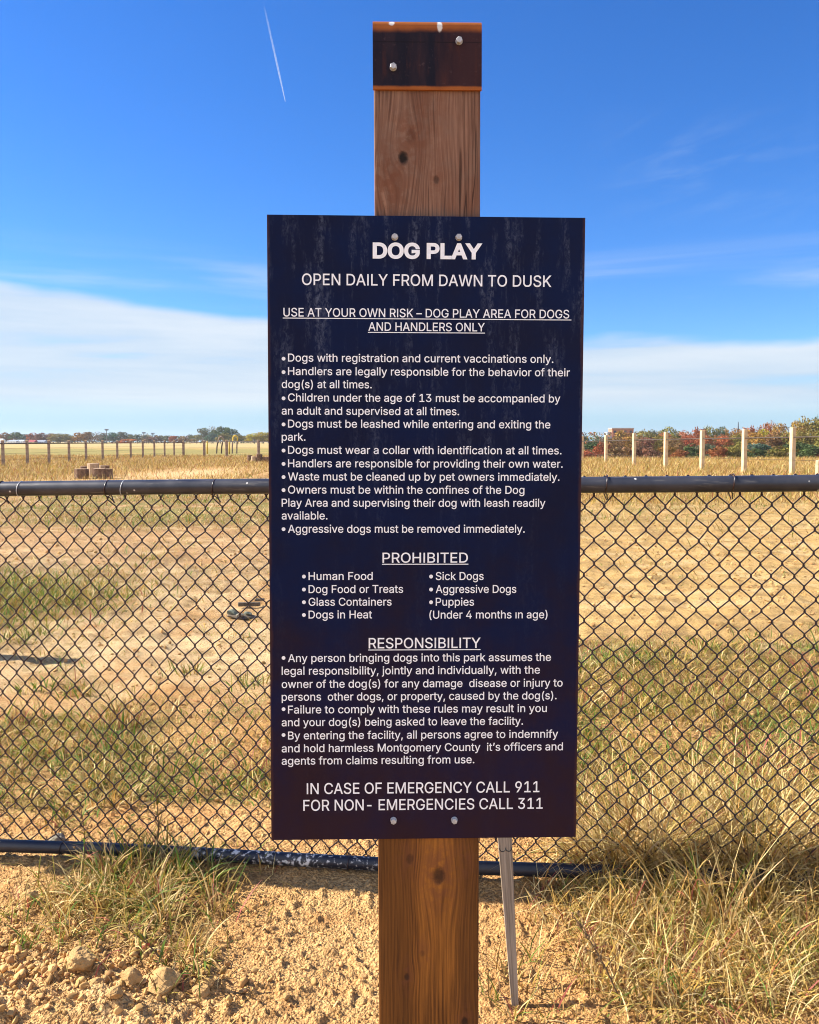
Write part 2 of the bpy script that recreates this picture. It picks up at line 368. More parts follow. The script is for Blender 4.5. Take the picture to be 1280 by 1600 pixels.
# in front of the fence: tufts left, the big straw clump right
pk = []
b = scatter(9000, -1.75, -0.35, 2.0, 3.0, lambda x, y: 0.62*cover(x, y)); n = len(b)
pk.append(blades(b, 0.035+0.10*RNG.random(n)**1.5, 0.0022+0.003*RNG.random(n), 0.3+1.5*RNG.random(n), tints(n, (4, 3, 3, 1.6, 0.7, 2, 1.5))))
for k in range(26):
    cx_, cy_ = RNG.normal(-0.93, 0.13), RNG.normal(2.76, 0.09)
    g = RNG.random()
    pk.append(tuft(cx_, cy_, 42, 0.03, RNG.uniform(0.09, 0.20), 0.0045, RNG.uniform(0.5, 1.6), (2.5, 3, 4, 4.5, 0.5, 1.8, 1) if g < 0.65 else (4, 3, 1.4, 0.7, 0.6, 3, 1)))
for k in range(10):
    cx_, cy_ = RNG.normal(-0.83, 0.13), RNG.normal(2.50, 0.10)
    pk.append(tuft(cx_, cy_, 26, 0.02, RNG.uniform(0.08, 0.16), 0.0038, RNG.uniform(0.5, 1.4), (3, 3, 2, 1.4, 0.5, 3, 1)))
for px_, py_ in ((12, 1425), (30, 1500), (258, 1570), (300, 1520), (45, 1480)):
    q = at(px_, py_, 1.45*FPX/(py_-690)); pk.append(tuft(q.x, q.y, 16, 0.015, 0.07, 0.004, 0.9, (1, 2, 3, 4, 0.3, 1, 1)))
merge('weedy_grass', pk, m_grass, 'weedy green and straw grass tufts before the fence, left of the signpost')
pk = []
b = scatter(40000, 0.3, 2.0, 2.02, 3.1, lambda x, y: 0.85*cover(x, y)); n = len(b)
pk.append(blades(b, 0.03+0.12*RNG.random(n)**1.4, 0.002+0.003*RNG.random(n), 0.3+1.7*RNG.random(n), tints(n, (6, 4, 1.2, 0.6, 0.7, 5, 1.6))))
for k in range(95):
    cx_ = 0.62 + 1.05*RNG.random(); cy_ = RNG.normal(2.74, 0.13)
    if cx_ < 0.75: cy_ = RNG.normal(2.72, 0.06)
    pk.append(tuft(cx_, cy_, 46, 0.035, RNG.uniform(0.17, 0.36), 0.0042, RNG.uniform(0.5, 1.8), (6, 4, 0.9, 0.35, 0.4, 7, 1.2)))
for k in range(34):
    cx_ = 0.5 + 1.1*RNG.random(); cy_ = RNG.uniform(2.1, 2.55)
    pk.append(tuft(cx_, cy_, 28, 0.03, RNG.uniform(0.06, 0.17), 0.0034, RNG.uniform(0.5, 1.6), (4, 4, 2.2, 1.4, 1.1, 3, 2)))
for px_, py_ in ((775, 1560), (800, 1590), (825, 1545), (860, 1585), (790, 1520), (840, 1500)):
    q = at(px_, py_, 1.45*FPX/(py_-690)); pk.append(tuft(q.x, q.y, 14, 0.02, 0.10, 0.0038, 0.8, (3, 2, 3, 3, 0.5, 2, 1)))
for k in range(52):                                      # tallest growth against the fence
    pk.append(tuft(RNG.uniform(0.72, 1.7), RNG.uniform(2.66, 2.86), 46, 0.04, RNG.uniform(0.22, 0.40), 0.0044, RNG.uniform(0.5, 1.9), (6, 5, 0.8, 0.3, 0.3, 8, 1.2)))
for k in range(40):                                      # long stalks arching left out of the clump
    cx_ = RNG.uniform(0.66, 1.15)
    pk.append(tuft(cx_, RNG.normal(2.80, 0.05), 7, 0.02, RNG.uniform(0.28, 0.42), 0.0032, RNG.uniform(0.7, 1.5), (3, 3, 0.5, 0.2, 0.2, 6, 0.6), seedlean=math.pi*0.95 if RNG.random() < 0.6 else None))
b = scatter(22000, -1.6, 2.0, 2.0, 3.1, lambda x, y: np.clip(0.10+1.1*cover(x, y), 0, 1)*(0.25+0.75*(x > 0.2))); n = len(b); b[:, 2] += 0.004
pk.append(blades(b, 0.008+0.03*RNG.random(n), 0.0018+0.0025*RNG.random(n), 1.4+1.6*RNG.random(n), tints(n, (5, 4, 0.5, 0.2, 0.5, 4, 4), 0.3)))
merge('straw_grass', pk, m_grass, 'tall dry straw coloured grass before the fence, right of the signpost')
# behind the fence
pk = []
def wts_near(b):
    r1 = fbm(b[:, 0], b[:, 1], 1.6, 3, 0.5, 31); r2 = fbm(b[:, 0], b[:, 1], 2.3, 3, 0.5, 32); r3 = fbm(b[:, 0], b[:, 1], 1.9, 3, 0.5, 33)
    n = len(b); w_ = np.repeat(np.array([[3.2, 3.4, 3.4, 1.0, 0.35, 1.8, 3.0]]), n, 0)
    w_[:, 2] += 7*sst(r1, 0.45, 0.6); w_[:, 3] += 12*sst(r2, 0.52, 0.64); w_[:, 4] += 5.0*sst(r3, 0.56, 0.70)*(0.5+0.8*(b[:, 0] > 0))
    return w_
b = wedge(130000, 3.0, 6.6, 0.68, lambda x, y: 0.80*cover(x, y)); n = len(b)
pk.append(blades(b, 0.018+0.075*RNG.random(n)**1.8, 0.0028+0.0042*RNG.random(n), 0.5+2.0*RNG.random(n), tints(n, wts_near(b), 0.3)))
b = wedge(2200, 3.05, 5.6, 0.68, lambda x, y: cover(x, y)**1.5); n = len(b)
pk.append(blades(b, 0.08+0.12*RNG.random(n), 0.004+0.004*RNG.random(n), 0.3+1.2*RNG.random(n), tints(n, wts_near(b))))
for k in range(110):
    y_ = RNG.uniform(3.1, 4.6); x_ = RNG.uniform(-0.62, 0.68)*y_
    if cover(np.array([x_]), np.array([y_]))[0] < 0.25: continue
    c_ = RNG.random(); wt_ = (2, 2, 4, 5, 0.3, 1.5, 0.6) if c_ < 0.4 else ((2, 3, 1, 0.4, 4, 1, 1) if c_ < 0.55 else (5, 4, 1.4, 0.4, 0.3, 4, 1))
    pk.append(tuft(x_, y_, 40, 0.05, RNG.uniform(0.06, 0.17), 0.005, RNG.uniform(0.5, 1.5), wt_))
for k in range(16):                                      # the clump continues through the wire on the right
    pk.append(tuft(RNG.uniform(0.55, 1.5), RNG.uniform(2.98, 3.3), 40, 0.05, RNG.uniform(0.2, 0.33), 0.0045, RNG.uniform(0.4, 1.4), (5, 4, 2.0, 1.2, 0.4, 3, 1.2)))
merge('field_grass', pk, m_grass, 'low mixed grass with green and reddish tufts just behind the wire')
pk = []
b = wedge(60000, 5.5, 26, 0.66, lambda x, y: 0.9*cover(x, y), 0.7); n = len(b); k_ = b[:, 1]/8.0
pk.append(blades(b, (0.03+0.09*RNG.random(n))*np.minimum(k_, 1.6), (0.004+0.005*RNG.random(n))*k_, 0.4+1.3*RNG.random(n), tints(n, (2.5, 2.5, 3.2, 2.4, 0.3, 1.5, 1.2))))
for px_, py_ in ((122, 1062), (292, 1035), (388, 1055), (60, 1052), (232, 870), (50, 975), (20, 985), (985, 1040), (1100, 1020)):
    q = at(px_, py_, 1.45*FPX/(py_-690)); pk.append(tuft(q.x, q.y, 60, 0.07, 0.10, 0.007, 0.9, (1, 1, 4, 5, 0.2, 1, 0.6)))
b = np.stack([RNG.normal(-4.1, 0.95, 12000), RNG.normal(7.8, 0.85, 12000)], 1); b = b[RNG.random(len(b)) < np.clip(cover(b[:, 0], b[:, 1])*1.3, 0, 1)]; n = len(b); b = np.stack([b[:, 0], b[:, 1], height(b[:, 0], b[:, 1])-0.004], 1)
pk.append(blades(b, 0.04+0.12*RNG.random(n), 0.005+0.006*RNG.random(n), 0.4+1.4*RNG.random(n), tints(n, (1.5, 2, 5, 4, 0.2, 0.8, 0.8))))
b = wedge(85000, 4.4, 22, 0.66, lambda x, y: 0.35+0.65*fbm(x, y, 1.2, 3, 0.5, 40), 0.8); n = len(b); k_ = b[:, 1]/6.0   # flattened straw and stubble
pk.append(blades(b, (0.010+0.022*RNG.random(n))*np.minimum(k_, 1.8), (0.0035+0.004*RNG.random(n))*k_, 1.0+1.2*RNG.random(n), tints(n, (5, 5, 0.5, 0.15, 0.3, 4, 4))))
merge('stubble', pk, m_grass, 'sparse stubble, flattened straw and green patches across the bare field')
# tall dry meadow before and around the far fences
pk = []
def meadow_d(x, y):
    path = np.exp(-(((x+10)/3.8)**2+((y-37)/11)**2))
    return (1-0.93*path)*(0.45+0.8*fbm(x, y, 0.35, 3, 0.5, 44))*np.where(x > 2, sst(y, 17, 22), sst(y, 27, 32))
b = wedge(300000, 18, 84, 0.60, meadow_d, 0.75); n = len(b); k_ = np.sqrt(b[:, 1]/35.0)
rt = sst(b[:, 0], 0, 6); patch = fbm(b[:, 0], b[:, 1], 0.15, 3, 0.5, 46)
w_ = np.stack([3.0+2*rt, 4.0+0*rt, 1.8+0*rt, 0.3+0*rt, 0.6+0*rt, 1.4+0.8*rt, 4.2-1.4*rt + 3*sst(patch, 0.5, 0.65)*(1-rt)], 1)
pk.append(blades(b, (0.12+0.28*RNG.random(n)**1.6)*(0.85+0.25*rt), (0.008+0.013*RNG.random(n))*k_, 0.2+1.5*RNG.random(n), tints(n, w_, 0.3)))
merge('meadow_grass', pk, m_grass, 'tall golden dry meadow grass around the far fence posts')

# ------------------------------------------------------------------ clods and stones
m_clod, h = principled('clay', 0.95, 0.1)
n1 = h.noise(h.obj, 22.0, 5, 0.6); n2 = h.noise(h.obj, 140.0, 3, 0.6)
h.L.new(h.mix(h.step(n1, 0.3, 0.72), (0.50, 0.285, 0.11, 1), (0.70, 0.46, 0.20, 1)), h.b.inputs['Base Color']); h.bump(h.M('ADD', n1, h.M('MULTIPLY', n2, 0.6)), 0.7, 0.008)
m_stone = plain('grey_stone', (0.21, 0.19, 0.14), 0.9, 0.4, 40)
from mathutils import noise as mnoise
def lump(seed, rough=0.3, sub=4, flat=0.75):
    bm = bmesh.new(); bmesh.ops.create_icosphere(bm, subdivisions=sub, radius=1.0)
    r = random.Random(seed); ph = [Vector((r.uniform(-1, 1), r.uniform(-1, 1), r.uniform(-1, 1))).normalized() for _ in range(9)]
    cut = [r.uniform(0.62, 0.92) for _ in range(9)]
    fr = [(Vector((r.uniform(-1, 1), r.uniform(-1, 1), r.uniform(-1, 1)))*r.uniform(3, 7), r.uniform(0, 6)) for _ in range(8)]
    for v in bm.verts:
        p = v.co.copy()
        for d, c in zip(ph, cut):                        # planed-off facets of broken soil
            k = p.dot(d)
            if k > c: p -= d*(k-c)*0.85
        q_ = v.co + Vector((seed*3.1, seed*1.7, 0))
        p *= 1 + 0.14*mnoise.fractal(q_*1.6, 0.9, 2.0, 5) + 0.05*mnoise.noise(q_*9)
        p *= 1 + rough*0.22*sum(math.sin(p.dot(a)+b_) for a, b_ in fr)/3
        v.co = Vector((p.x, p.y, p.z*flat))
    return bm
clods = [(255, 1574, 47, 'largest pale clay clod at the bottom of the photo, left of the path'),
         (126, 1540, 42, 'big rough clay clod, leftmost of the large ones'),
         (206, 1562, 30, 'rounded clay clod between the two largest clods'),
         (152, 1572, 20, 'small clay clod below the leftmost big clod'),
         (46, 1424, 26, 'clay clod beside the green tuft at the left edge'),
         (106, 1468, 18, 'clay clod alone above the pale gravel patch'),
         (84, 1466, 12, 'small brown clod beside the clod above the pale gravel'),
         (124, 1504, 13, 'dark brown clod just above the leftmost big clod'),
         (26, 1438, 13, 'small clod at the left edge under the green tuft'),
         (315, 1588, 26, 'half buried clod right of the largest pale clod'),
         (283, 1590, 15, 'small clod under the largest pale clod'),
         (118, 1430, 24, 'low dark clod below the weedy tuft'),
         (326, 1575, 16, 'pale pebble like clod at the edge of the gravel path'),
         (182, 1590, 22, 'clod under the rounded clod at the bottom edge')]
for k, (px_, py_, wpx, lab) in enumerate(clods):
    Y = EYE*FPX/(py_-690); q = at(px_, py_, Y); s_ = 0.6*wpx*Y/FPX
    gz_ = ground_z(q.x, q.y); Y2 = (EYE-gz_)*FPX/(py_-690); q = at(px_, py_, Y2)
    o = bm_obj('dirt_clod', lump(100+k), m_clod, loc=(q.x, q.y, ground_z(q.x, q.y)+s_*0.35), smooth=False)
    o.scale = (s_, s_*0.9, s_); o.rotation_euler = (0, 0, k*1.3)
    tag(o, lab, 'clod', 'clay clods on the bank at the front left')
def stone(px_, py_, wpx, lab, mat, flat=0.7, cat='stone', seed=1, name='stone', grp=None):
    Y = EYE*FPX/(py_-690); q = at(px_, py_, Y); s_ = 0.5*wpx*Y/FPX
    o = bm_obj(name, lump(seed, flat=flat), mat, loc=(q.x, q.y, ground_z(q.x, q.y)+s_*flat*0.45)); o.scale = (s_, s_, s_)
    return tag(o, lab, cat, grp)
stone(89, 1281, 26, 'dark stone on bare dirt right behind the wire, low at the left', m_stone, 0.7, seed=5)
stone(92*1, 1494*1, 11, 'small clod in the pale gravel left of the weeds', m_clod, 0.8, 'clod', 6, 'dirt_clod', 'clay clods on the bank at the front left')
stone(567, 1519, 13, 'pale pebble on the path just left of the post foot', m_clod, 0.8, 'pebble', 7, 'pebble', 'pebbles on the gravel path')
stone(447, 1574, 12, 'pale pebble at the bottom of the path, farther left of the post', m_clod, 0.8, 'pebble', 8, 'pebble', 'pebbles on the gravel path')
stone(569, 1570, 12, 'rough brown pebble on the path near the bottom edge', m_clod, 0.9, 'pebble', 9, 'pebble', 'pebbles on the gravel path')
# gravel: crumbs past counting
def crumbs(name, P, size, label, seed):
    bm = bmesh.new(); bmesh.ops.create_icosphere(bm, subdivisions=2, radius=1.0)
    bv = np.array([v.co[:] for v in bm.verts]); bf = np.array([[v.index for v in f.verts] for f in bm.faces]); bm.free()
    n = len(P); nv = len(bv)
    V = np.repeat(bv[None], n, 0)*(1+0.25*(RNG.random((n, nv, 1))-0.5))
    for _ in range(7):                                   # broken faces
        d = RNG.normal(size=(n, 1, 3)); d /= np.linalg.norm(d, axis=2, keepdims=True); c_ = RNG.uniform(0.25, 0.75, (n, 1, 1))
        V = V - d*np.maximum((V*d).sum(2, keepdims=True)-c_, 0)
    V = V*(size[:, None, None]*(0.7+0.8*RNG.random((n, 1, 3))))
    V = V + P[:, None, :]; F = (bf[None] + np.arange(n)[:, None, None]*nv).reshape(-1, 3)
    me = mesh_np(name, V.reshape(-1, 3), [F])
    c = np.array([[0.50, 0.295, 0.115]])*(0.55+0.75*RNG.random((n, 1)))*(1+0.1*(RNG.random((n, 3))-0.5)); paint(me, np.repeat(c, nv, 0))
    o = link(name, me, m_crumb); return tag(o, label, 'gravel', kind='stuff')
m_crumb, h = principled('crumbs', 0.95, 0.1); h.L.new(h.new('ShaderNodeAttribute', attribute_name='tint').outputs['Color'], h.b.inputs['Base Color'])
x = RNG.uniform(-1.7, 1.6, 15000); y = RNG.uniform(1.9, 3.3, 15000); s_ = 0.0012 + 0.0055*RNG.random(15000)**6
x2 = RNG.normal(-1.12, 0.34, 4200); y2 = RNG.normal(2.2, 0.16, 4200); s2 = 0.0018 + 0.011*RNG.random(4200)**5
x = np.concatenate([x, x2]); y = np.concatenate([y, y2]); s_ = np.concatenate([s_, s2]); ok = y > 1.75; x, y, s_ = x[ok], y[ok], s_[ok]
crumbs('gravel', np.stack([x, y, height(x, y)+s_*0.35], 1), s_, 'loose crumbs of dry clay and grit on the path before the fence', 3)
b = wedge(9000, 3.1, 12, 0.6, lambda x, y: 0.8+0*x, 0.6); s_ = (0.003+0.010*RNG.random(len(b))**4)*np.sqrt(b[:, 1]/3)
b[:, 2] += s_*0.4; crumbs('field_grit', b, s_, 'scattered grit and dirt lumps in the field behind the wire', 4)

# debris lying in the field
m_scrap = plain('weathered_scrap', (0.10, 0.075, 0.05), 0.8, 0.5, 30); m_green_stone = plain('lichen_stone', (0.17, 0.18, 0.13), 0.9, 0.5, 25)
q = at(374, 952, 7.1); z0 = ground_z(q.x, q.y)
t = empty('broken_rock', (q.x, q.y, z0), 'dark broken rock lying on pale dirt, seen through the wire left of the sign', 'rock')
o = bm_obj('slab', lump(31, 0.5, 2, 0.35), m_scrap, t, (0.03, 0, 0.016)); o.scale = (0.15, 0.07, 0.06); o.rotation_euler = (0.05, 0.10, 0.2)
o = bm_obj('chip', lump(32, 0.9, 2, 0.8), m_green_stone, t, (-0.05, 0.02, 0.045)); o.scale = (0.06, 0.05, 0.05); o.rotation_euler = (0.4, 0.3, 1)
o = bm_obj('chip', lump(33, 0.8, 2, 0.7), m_stone, t, (0.02, -0.06, 0.045)); o.scale = (0.035, 0.03, 0.03)
o = bm_obj('chip', lump(34, 0.9, 2, 0.6), m_green_stone, t, (0.07, 0.03, 0.035)); o.scale = (0.045, 0.04, 0.035); o.rotation_euler = (0.4, 0.1, 2)
q = at(390, 936, 7.45); bm = bmesh.new()
box(bm, (0, 0, 0.03), (0.20, 0.045, 0.035), Matrix.Rotation(0.15, 3, 'Y'), 0.008); box(bm, (0.10, 0.03, 0.05), (0.09, 0.03, 0.02), Matrix.Rotation(-0.5, 3, 'Z'), 0.005)
o = bm_obj('wood_scrap', bm, m_scrap, None, (q.x, q.y, ground_z(q.x, q.y))); o.rotation_euler = (0, -0.12, 0.25)
tag(o, 'splintered brown wood scrap lying just behind the broken rock', 'wood scrap')

# ------------------------------------------------------------------ the notice on its timber post
SC = Vector((0.02369, 1.2, 1.31378)); SW, SH, ST = 0.4578, 0.9187, 0.004
SM = Matrix.Rotation(0.02709, 3, 'Z') @ Matrix.Rotation(0.00495, 3, 'X') @ Matrix.Rotation(0.00285, 3, 'Y')
SX, SN, SZ = SM @ Vector((1, 0, 0)), SM @ Vector((0, -1, 0)), SM @ Vector((0, 0, 1))
def uv(px, py, depth=0.0):                               # a point of the photo in the sign face's own metres
    p = on_plane(px, py, SC - SN*depth, SN) - SC
    return p.dot(SX), p.dot(SZ)

def wood_material(name, knots, upper_z):
    m, h = principled(name, 0.78, 0.25)
    X, Y, Z = h.sep(h.obj)
    xs = X; dark = None; redm = None
    for kx, kz, s_, amp, dk in knots:
        a = h.M('DIVIDE', h.M('SUBTRACT', X, kx), s_); b_ = h.M('DIVIDE', h.M('SUBTRACT', Z, kz), s_*1.9)
        d2 = h.M('ADD', h.M('MULTIPLY', a, a), h.M('MULTIPLY', b_, b_))
        e = h.M('EXPONENT', h.M('MULTIPLY', d2, -1.0))
        xs = h.M('SUBTRACT', xs, h.M('MULTIPLY', h.M('MULTIPLY', h.M('SUBTRACT', X, kx), e), amp))
        a2 = h.M('DIVIDE', h.M('SUBTRACT', X, kx), s_*0.36); b2 = h.M('DIVIDE', h.M('SUBTRACT', Z, kz), s_*0.50)
        dd = h.M('MULTIPLY', h.step(h.M('ADD', h.M('ADD', h.M('MULTIPLY', a2, a2), h.M('MULTIPLY', b2, b2)), h.M('MULTIPLY', h.noise(h.obj, 160.0, 3), 0.9)), 1.7, 0.55), dk)
        dark = dd if dark is None else h.M('MAXIMUM', dark, dd)
        rr = h.M('MULTIPLY', e, min(1.0, 0.9*abs(amp)+0.15)); redm = rr if redm is None else h.M('MAXIMUM', redm, rr)
    wob = h.noise(h.xyz(h.M('MULTIPLY', xs, 14.0), h.M('MULTIPLY', Y, 14.0), h.M('MULTIPLY', Z, 1.5)), 1.0, 3, 0.5)
    xw = h.M('ADD', xs, h.M('MULTIPLY', wob, 0.035))
    ring = h.M('SINE', h.M('MULTIPLY', h.M('ADD', xw, h.M('MULTIPLY', Y, 0.6)), 1050.0))
    fine = h.noise(h.xyz(h.M('MULTIPLY', xs, 520.0), h.M('MULTIPLY', Y, 520.0), h.M('MULTIPLY', Z, 11.0)), 1.0, 4, 0.6)
    broad = h.noise(h.xyz(h.M('MULTIPLY', xs, 30.0), h.M('MULTIPLY', Y, 30.0), h.M('MULTIPLY', Z, 3.2)), 1.0, 4, 0.6)
    blot = h.noise(h.obj, 17.0, 4, 0.55)
    gr = h.M('ADD', h.M('ADD', h.M('MULTIPLY', ring, 0.045), h.M('MULTIPLY', fine, 0.60)), h.M('MULTIPLY', broad, 0.55))
    low = h.mix(h.step(gr, 0.30, 0.82), (0.040, 0.013, 0.0035, 1), (0.33, 0.125, 0.020, 1))
    low = h.mix(h.M('MULTIPLY', h.step(h.M('ABSOLUTE', h.M('SUBTRACT', X, 0.008)), 0.022, 0.050), 0.6), low, (0.075, 0.028, 0.006, 1))
    upp = h.mix(h.step(gr, 0.30, 0.82), (0.065, 0.026, 0.015, 1), (0.29, 0.155, 0.098, 1))
    upp = h.mix(h.M('MULTIPLY', h.step(h.noise(h.xyz(h.M('MULTIPLY', X, 16.0), Y, h.M('MULTIPLY', Z, 6.0)), 1.0, 6, 0.65, 0.6), 0.48, 0.66), 0.6), upp, (0.16, 0.062, 0.032, 1))
    upp = h.mix(h.M('MULTIPLY', h.step(blot, 0.48, 0.68), 0.35), upp, (0.19, 0.125, 0.09, 1))
    upp = h.mix(h.M('MULTIPLY', h.step(Z, 0.905-0.10, 0.905), h.step(blot, 0.35, 0.6)), upp, (0.20, 0.075, 0.035, 1))   # rust washed down from the cap
    upp = h.mix(h.M('MULTIPLY', h.step(h.M('ADD', Z, h.M('MULTIPLY', fine, 0.05)), 0.505, 0.475), 0.75), upp, (0.07, 0.055, 0.05, 1))   # damp stain above the panel
    c = h.mix(h.step(Z, upper_z-0.05, upper_z+0.05), low, upp)  # lower wood less weathered, its orange also carrying painted ground-bounce light
    c = h.mix(h.M('MULTIPLY', h.M('MULTIPLY', redm, 0.85), h.step(h.noise(h.obj, 70.0, 5, 0.65), 0.36, 0.58)), c, (0.15, 0.05, 0.022, 1))
    c = h.mix(dark, c, (0.014, 0.008, 0.005, 1))
    ck = h.noise(h.xyz(h.M('MULTIPLY', xs, 26.0), h.M('MULTIPLY', Y, 26.0), h.M('MULTIPLY', Z, 1.1)), 1.0, 3, 0.5)
    crack = h.M('MULTIPLY', h.step(h.M('ABSOLUTE', h.M('SUBTRACT', ck, 0.52)), 0.009, 0.002), h.step(h.noise(h.xyz(h.M('MULTIPLY', X, 9.0), Y, h.M('MULTIPLY', Z, 5.0)), 1.0, 2), 0.46, 0.58))
    c = h.mix(h.M('MULTIPLY', crack, 0.75), c, (0.03, 0.013, 0.007, 1))
    h.L.new(c, h.b.inputs['Base Color'])
    h.bump(h.M('SUBTRACT', h.M('SUBTRACT', gr, crack), h.M('MULTIPLY', dark, 1.2)), 0.55, 0.0016)
    return m
# the post stands behind the panel; its own axis leans a hair the other way
u0, v0 = uv(667.8, 150, ST); u1, v1 = uv(670.4, 1598, ST)
roll = (u1-u0)/(v1-v0)
PW = 0.1525
def post_px(px, py):                                     # photo point on the post's face -> its local x, z
    u, v = uv(px, py, ST); return u-(u0+roll*(v-v0)), v
knots = []
for px_, py_, s_, amp, dk in ((630, 247, 0.022, 0.55, 1.0), (642, 212, 0.024, 0.8, 0.25), (608, 282, 0.030, 0.8, 0.0), (682, 281, 0.013, 0.5, 0.6), (660, 185, 0.03, -0.4, 0.0),
                           (686, 1368, 0.030, 0.75, 0.75), (641, 1342, 0.018, 0.5, 0.45), (726, 1345, 0.016, 0.5, 0.1), (636, 1526, 0.013, 0.5, 0.7), (660, 1490, 0.012, 0.4, 0.25), (726, 1596, 0.016, 0.5, 0.8)):
    a_, b_ = post_px(px_, py_); knots.append((a_, b_, s_, amp, dk))
m_post = wood_material('weathered_timber', knots, 0.25)
foot = SC - SN*(ST+PW/2) + SX*(u0-roll*v0)
t_sign = empty('notice_signpost', (foot.x, foot.y, ground_z(foot.x, foot.y)), 'tall timber post with rusty metal cap and dark dog play rules panel', 'sign')
sgn_m = Matrix.Translation(t_sign.location).inverted()
post_M = SM @ Matrix.Rotation(math.atan(roll), 3, 'Y')
_, cap_top = post_px(667, 31); _, cap_bot = post_px(667, 142)
bm = bmesh.new(); zb = -1.36
ztop = cap_top-0.004
box(bm, (0, 0, (ztop+zb)/2), (PW, PW, ztop-zb), None, 0.0035)
for e in [e for e in bm.edges if abs(e.verts[0].co.z-e.verts[1].co.z) > 0.5]: pass
po = bm_obj('post', bm, m_post, t_sign)
def place_sign(o, loc, M3):
    o.matrix_world = Matrix.Translation(loc) @ M3.to_4x4()
    o.matrix_parent_inverse = Matrix.Identity(4)
    o.location = Vector(loc) - t_sign.location; o.rotation_euler = M3.to_euler()
place_sign(po, foot, post_M)
# cap: a folded steel strip over the top of the post
m_cap, h = principled('rusted_steel', 0.6, 0.14)
X, Y, Z = h.sep(h.obj); n1 = h.noise(h.obj, 26.0, 5, 0.6); n2 = h.noise(h.obj, 190.0, 3, 0.6); n3 = h.noise(h.xyz(h.M('MULTIPLY', X, 38.0), h.M('MULTIPLY', Y, 38.0), h.M('MULTIPLY', Z, 6.0)), 1.0, 4, 0.6)
base = h.mix(h.step(n3, 0.35, 0.7), (0.007, 0.006, 0.014, 1), (0.022, 0.012, 0.018, 1))
base = h.mix(h.M('MULTIPLY', h.step(h.M('ADD', X, h.M('MULTIPLY', h.M('SUBTRACT', n3, 0.5), 0.08)), 0.0, 0.035), 0.6), base, (0.050, 0.016, 0.014, 1))
zt, zbm = cap_top, cap_bot
base = h.mix(h.M('MULTIPLY', h.step(h.noise(h.xyz(h.M('MULTIPLY', X, 60.0), Y, h.M('MULTIPLY', Z, 9.0)), 1.0, 5, 0.65), 0.52, 0.74), 0.32), base, (0.12, 0.032, 0.012, 1))
edge = h.M('MAXIMUM', h.step(h.M('ADD', Z, h.M('MULTIPLY', n1, 0.006)), zt-0.018, zt-0.008), h.step(h.M('SUBTRACT', Z, h.M('MULTIPLY', n1, 0.004)), zbm+0.0045, zbm+0.001))
base = h.mix(edge, base, h.mix(n1, (0.20, 0.050, 0.010, 1), (0.40, 0.125, 0.025, 1)))
base = h.mix(h.M('MULTIPLY', h.step(n2, 0.62, 0.75), 0.25), base, (0.12, 0.075, 0.075, 1))
seam = h.M('MULTIPLY', h.step(h.M('ABSOLUTE', h.M('SUBTRACT', h.M('ADD', Z, h.M('MULTIPLY', n1, 0.002)), zt-0.0315)), 0.0012, 0.0003), h.step(n1, 0.3, 0.5))
base = h.mix(h.M('MULTIPLY', seam, 0.7), base, (0.006, 0.004, 0.006, 1))
for px_, py_, rx_, rz_ in ((687, 42, 0.0045, 0.011), (612, 37, 0.005, 0.0045)):   # bird droppings
    a_, b_ = post_px(px_, py_)
    aa = h.M('DIVIDE', h.M('SUBTRACT', X, a_), rx_); bb = h.M('DIVIDE', h.M('SUBTRACT', Z, b_), rz_)
    d = h.M('ADD', h.M('ADD', h.M('MULTIPLY', aa, aa), h.M('MULTIPLY', bb, bb)), h.M('MULTIPLY', n2, 1.0))
    base = h.mix(h.M('MULTIPLY', h.step(d, 1.5, 0.8), h.step(Y, 0.02, -0.02)), base, (0.62, 0.58, 0.52, 1))
h.L.new(base, h.b.inputs['Base Color']); h.bump(h.M('ADD', n1, h.M('MULTIPLY', n2, 0.4)), 0.25, 0.003)
hw = PW/2 + 0.0042; prof = [(-hw, cap_bot)]
r_ = 0.013
for k in range(9):
    a = math.pi - k*math.pi/16; prof.append((-hw+r_ + r_*math.cos(a), cap_top-r_ + r_*math.sin(a)))
for k in range(9):
    a = math.pi/2 - k*math.pi/16; prof.append((hw-r_ + r_*math.cos(a), cap_top-r_ + r_*math.sin(a)))
prof.append((hw, cap_bot))
bm = bmesh.new(); tk = 0.004; cw = PW/2 + 0.0012; loops_ = []
def inset(i):
    y_, z_ = prof[i]
    if i == 0: return (y_+tk, z_)
    if i == len(prof)-1: return (y_-tk, z_)
    (ya, za), (yb, zb_) = prof[i-1], prof[i+1]; d = Vector((yb-ya, zb_-za)).normalized(); return (y_ + d.y*tk, z_ - d.x*tk)
rows = []
for i in range(len(prof)):
    yi, zi = inset(i); rows.append([bm.verts.new((sx*cw, yy, zz)) for sx, (yy, zz) in ((-1, prof[i]), (1, prof[i]), (1, (yi, zi)), (-1, (yi, zi)))])
for a_, b_ in zip(rows[:-1], rows[1:]):
    for k in range(4): bm.faces.new((a_[k], a_[(k+1) % 4], b_[(k+1) % 4], b_[k]))
bm.faces.new(rows[0]); bm.faces.new(list(reversed(rows[-1]))); bmesh.ops.recalc_face_normals(bm, faces=bm.faces)
cap = bm_obj('metal_cap', bm, m_cap, t_sign); place_sign(cap, foot, post_M)
m_bolt = plain('zinc_bolt', (0.46, 0.46, 0.47), 0.5, 0.2, 200, 0.5, 0.25)
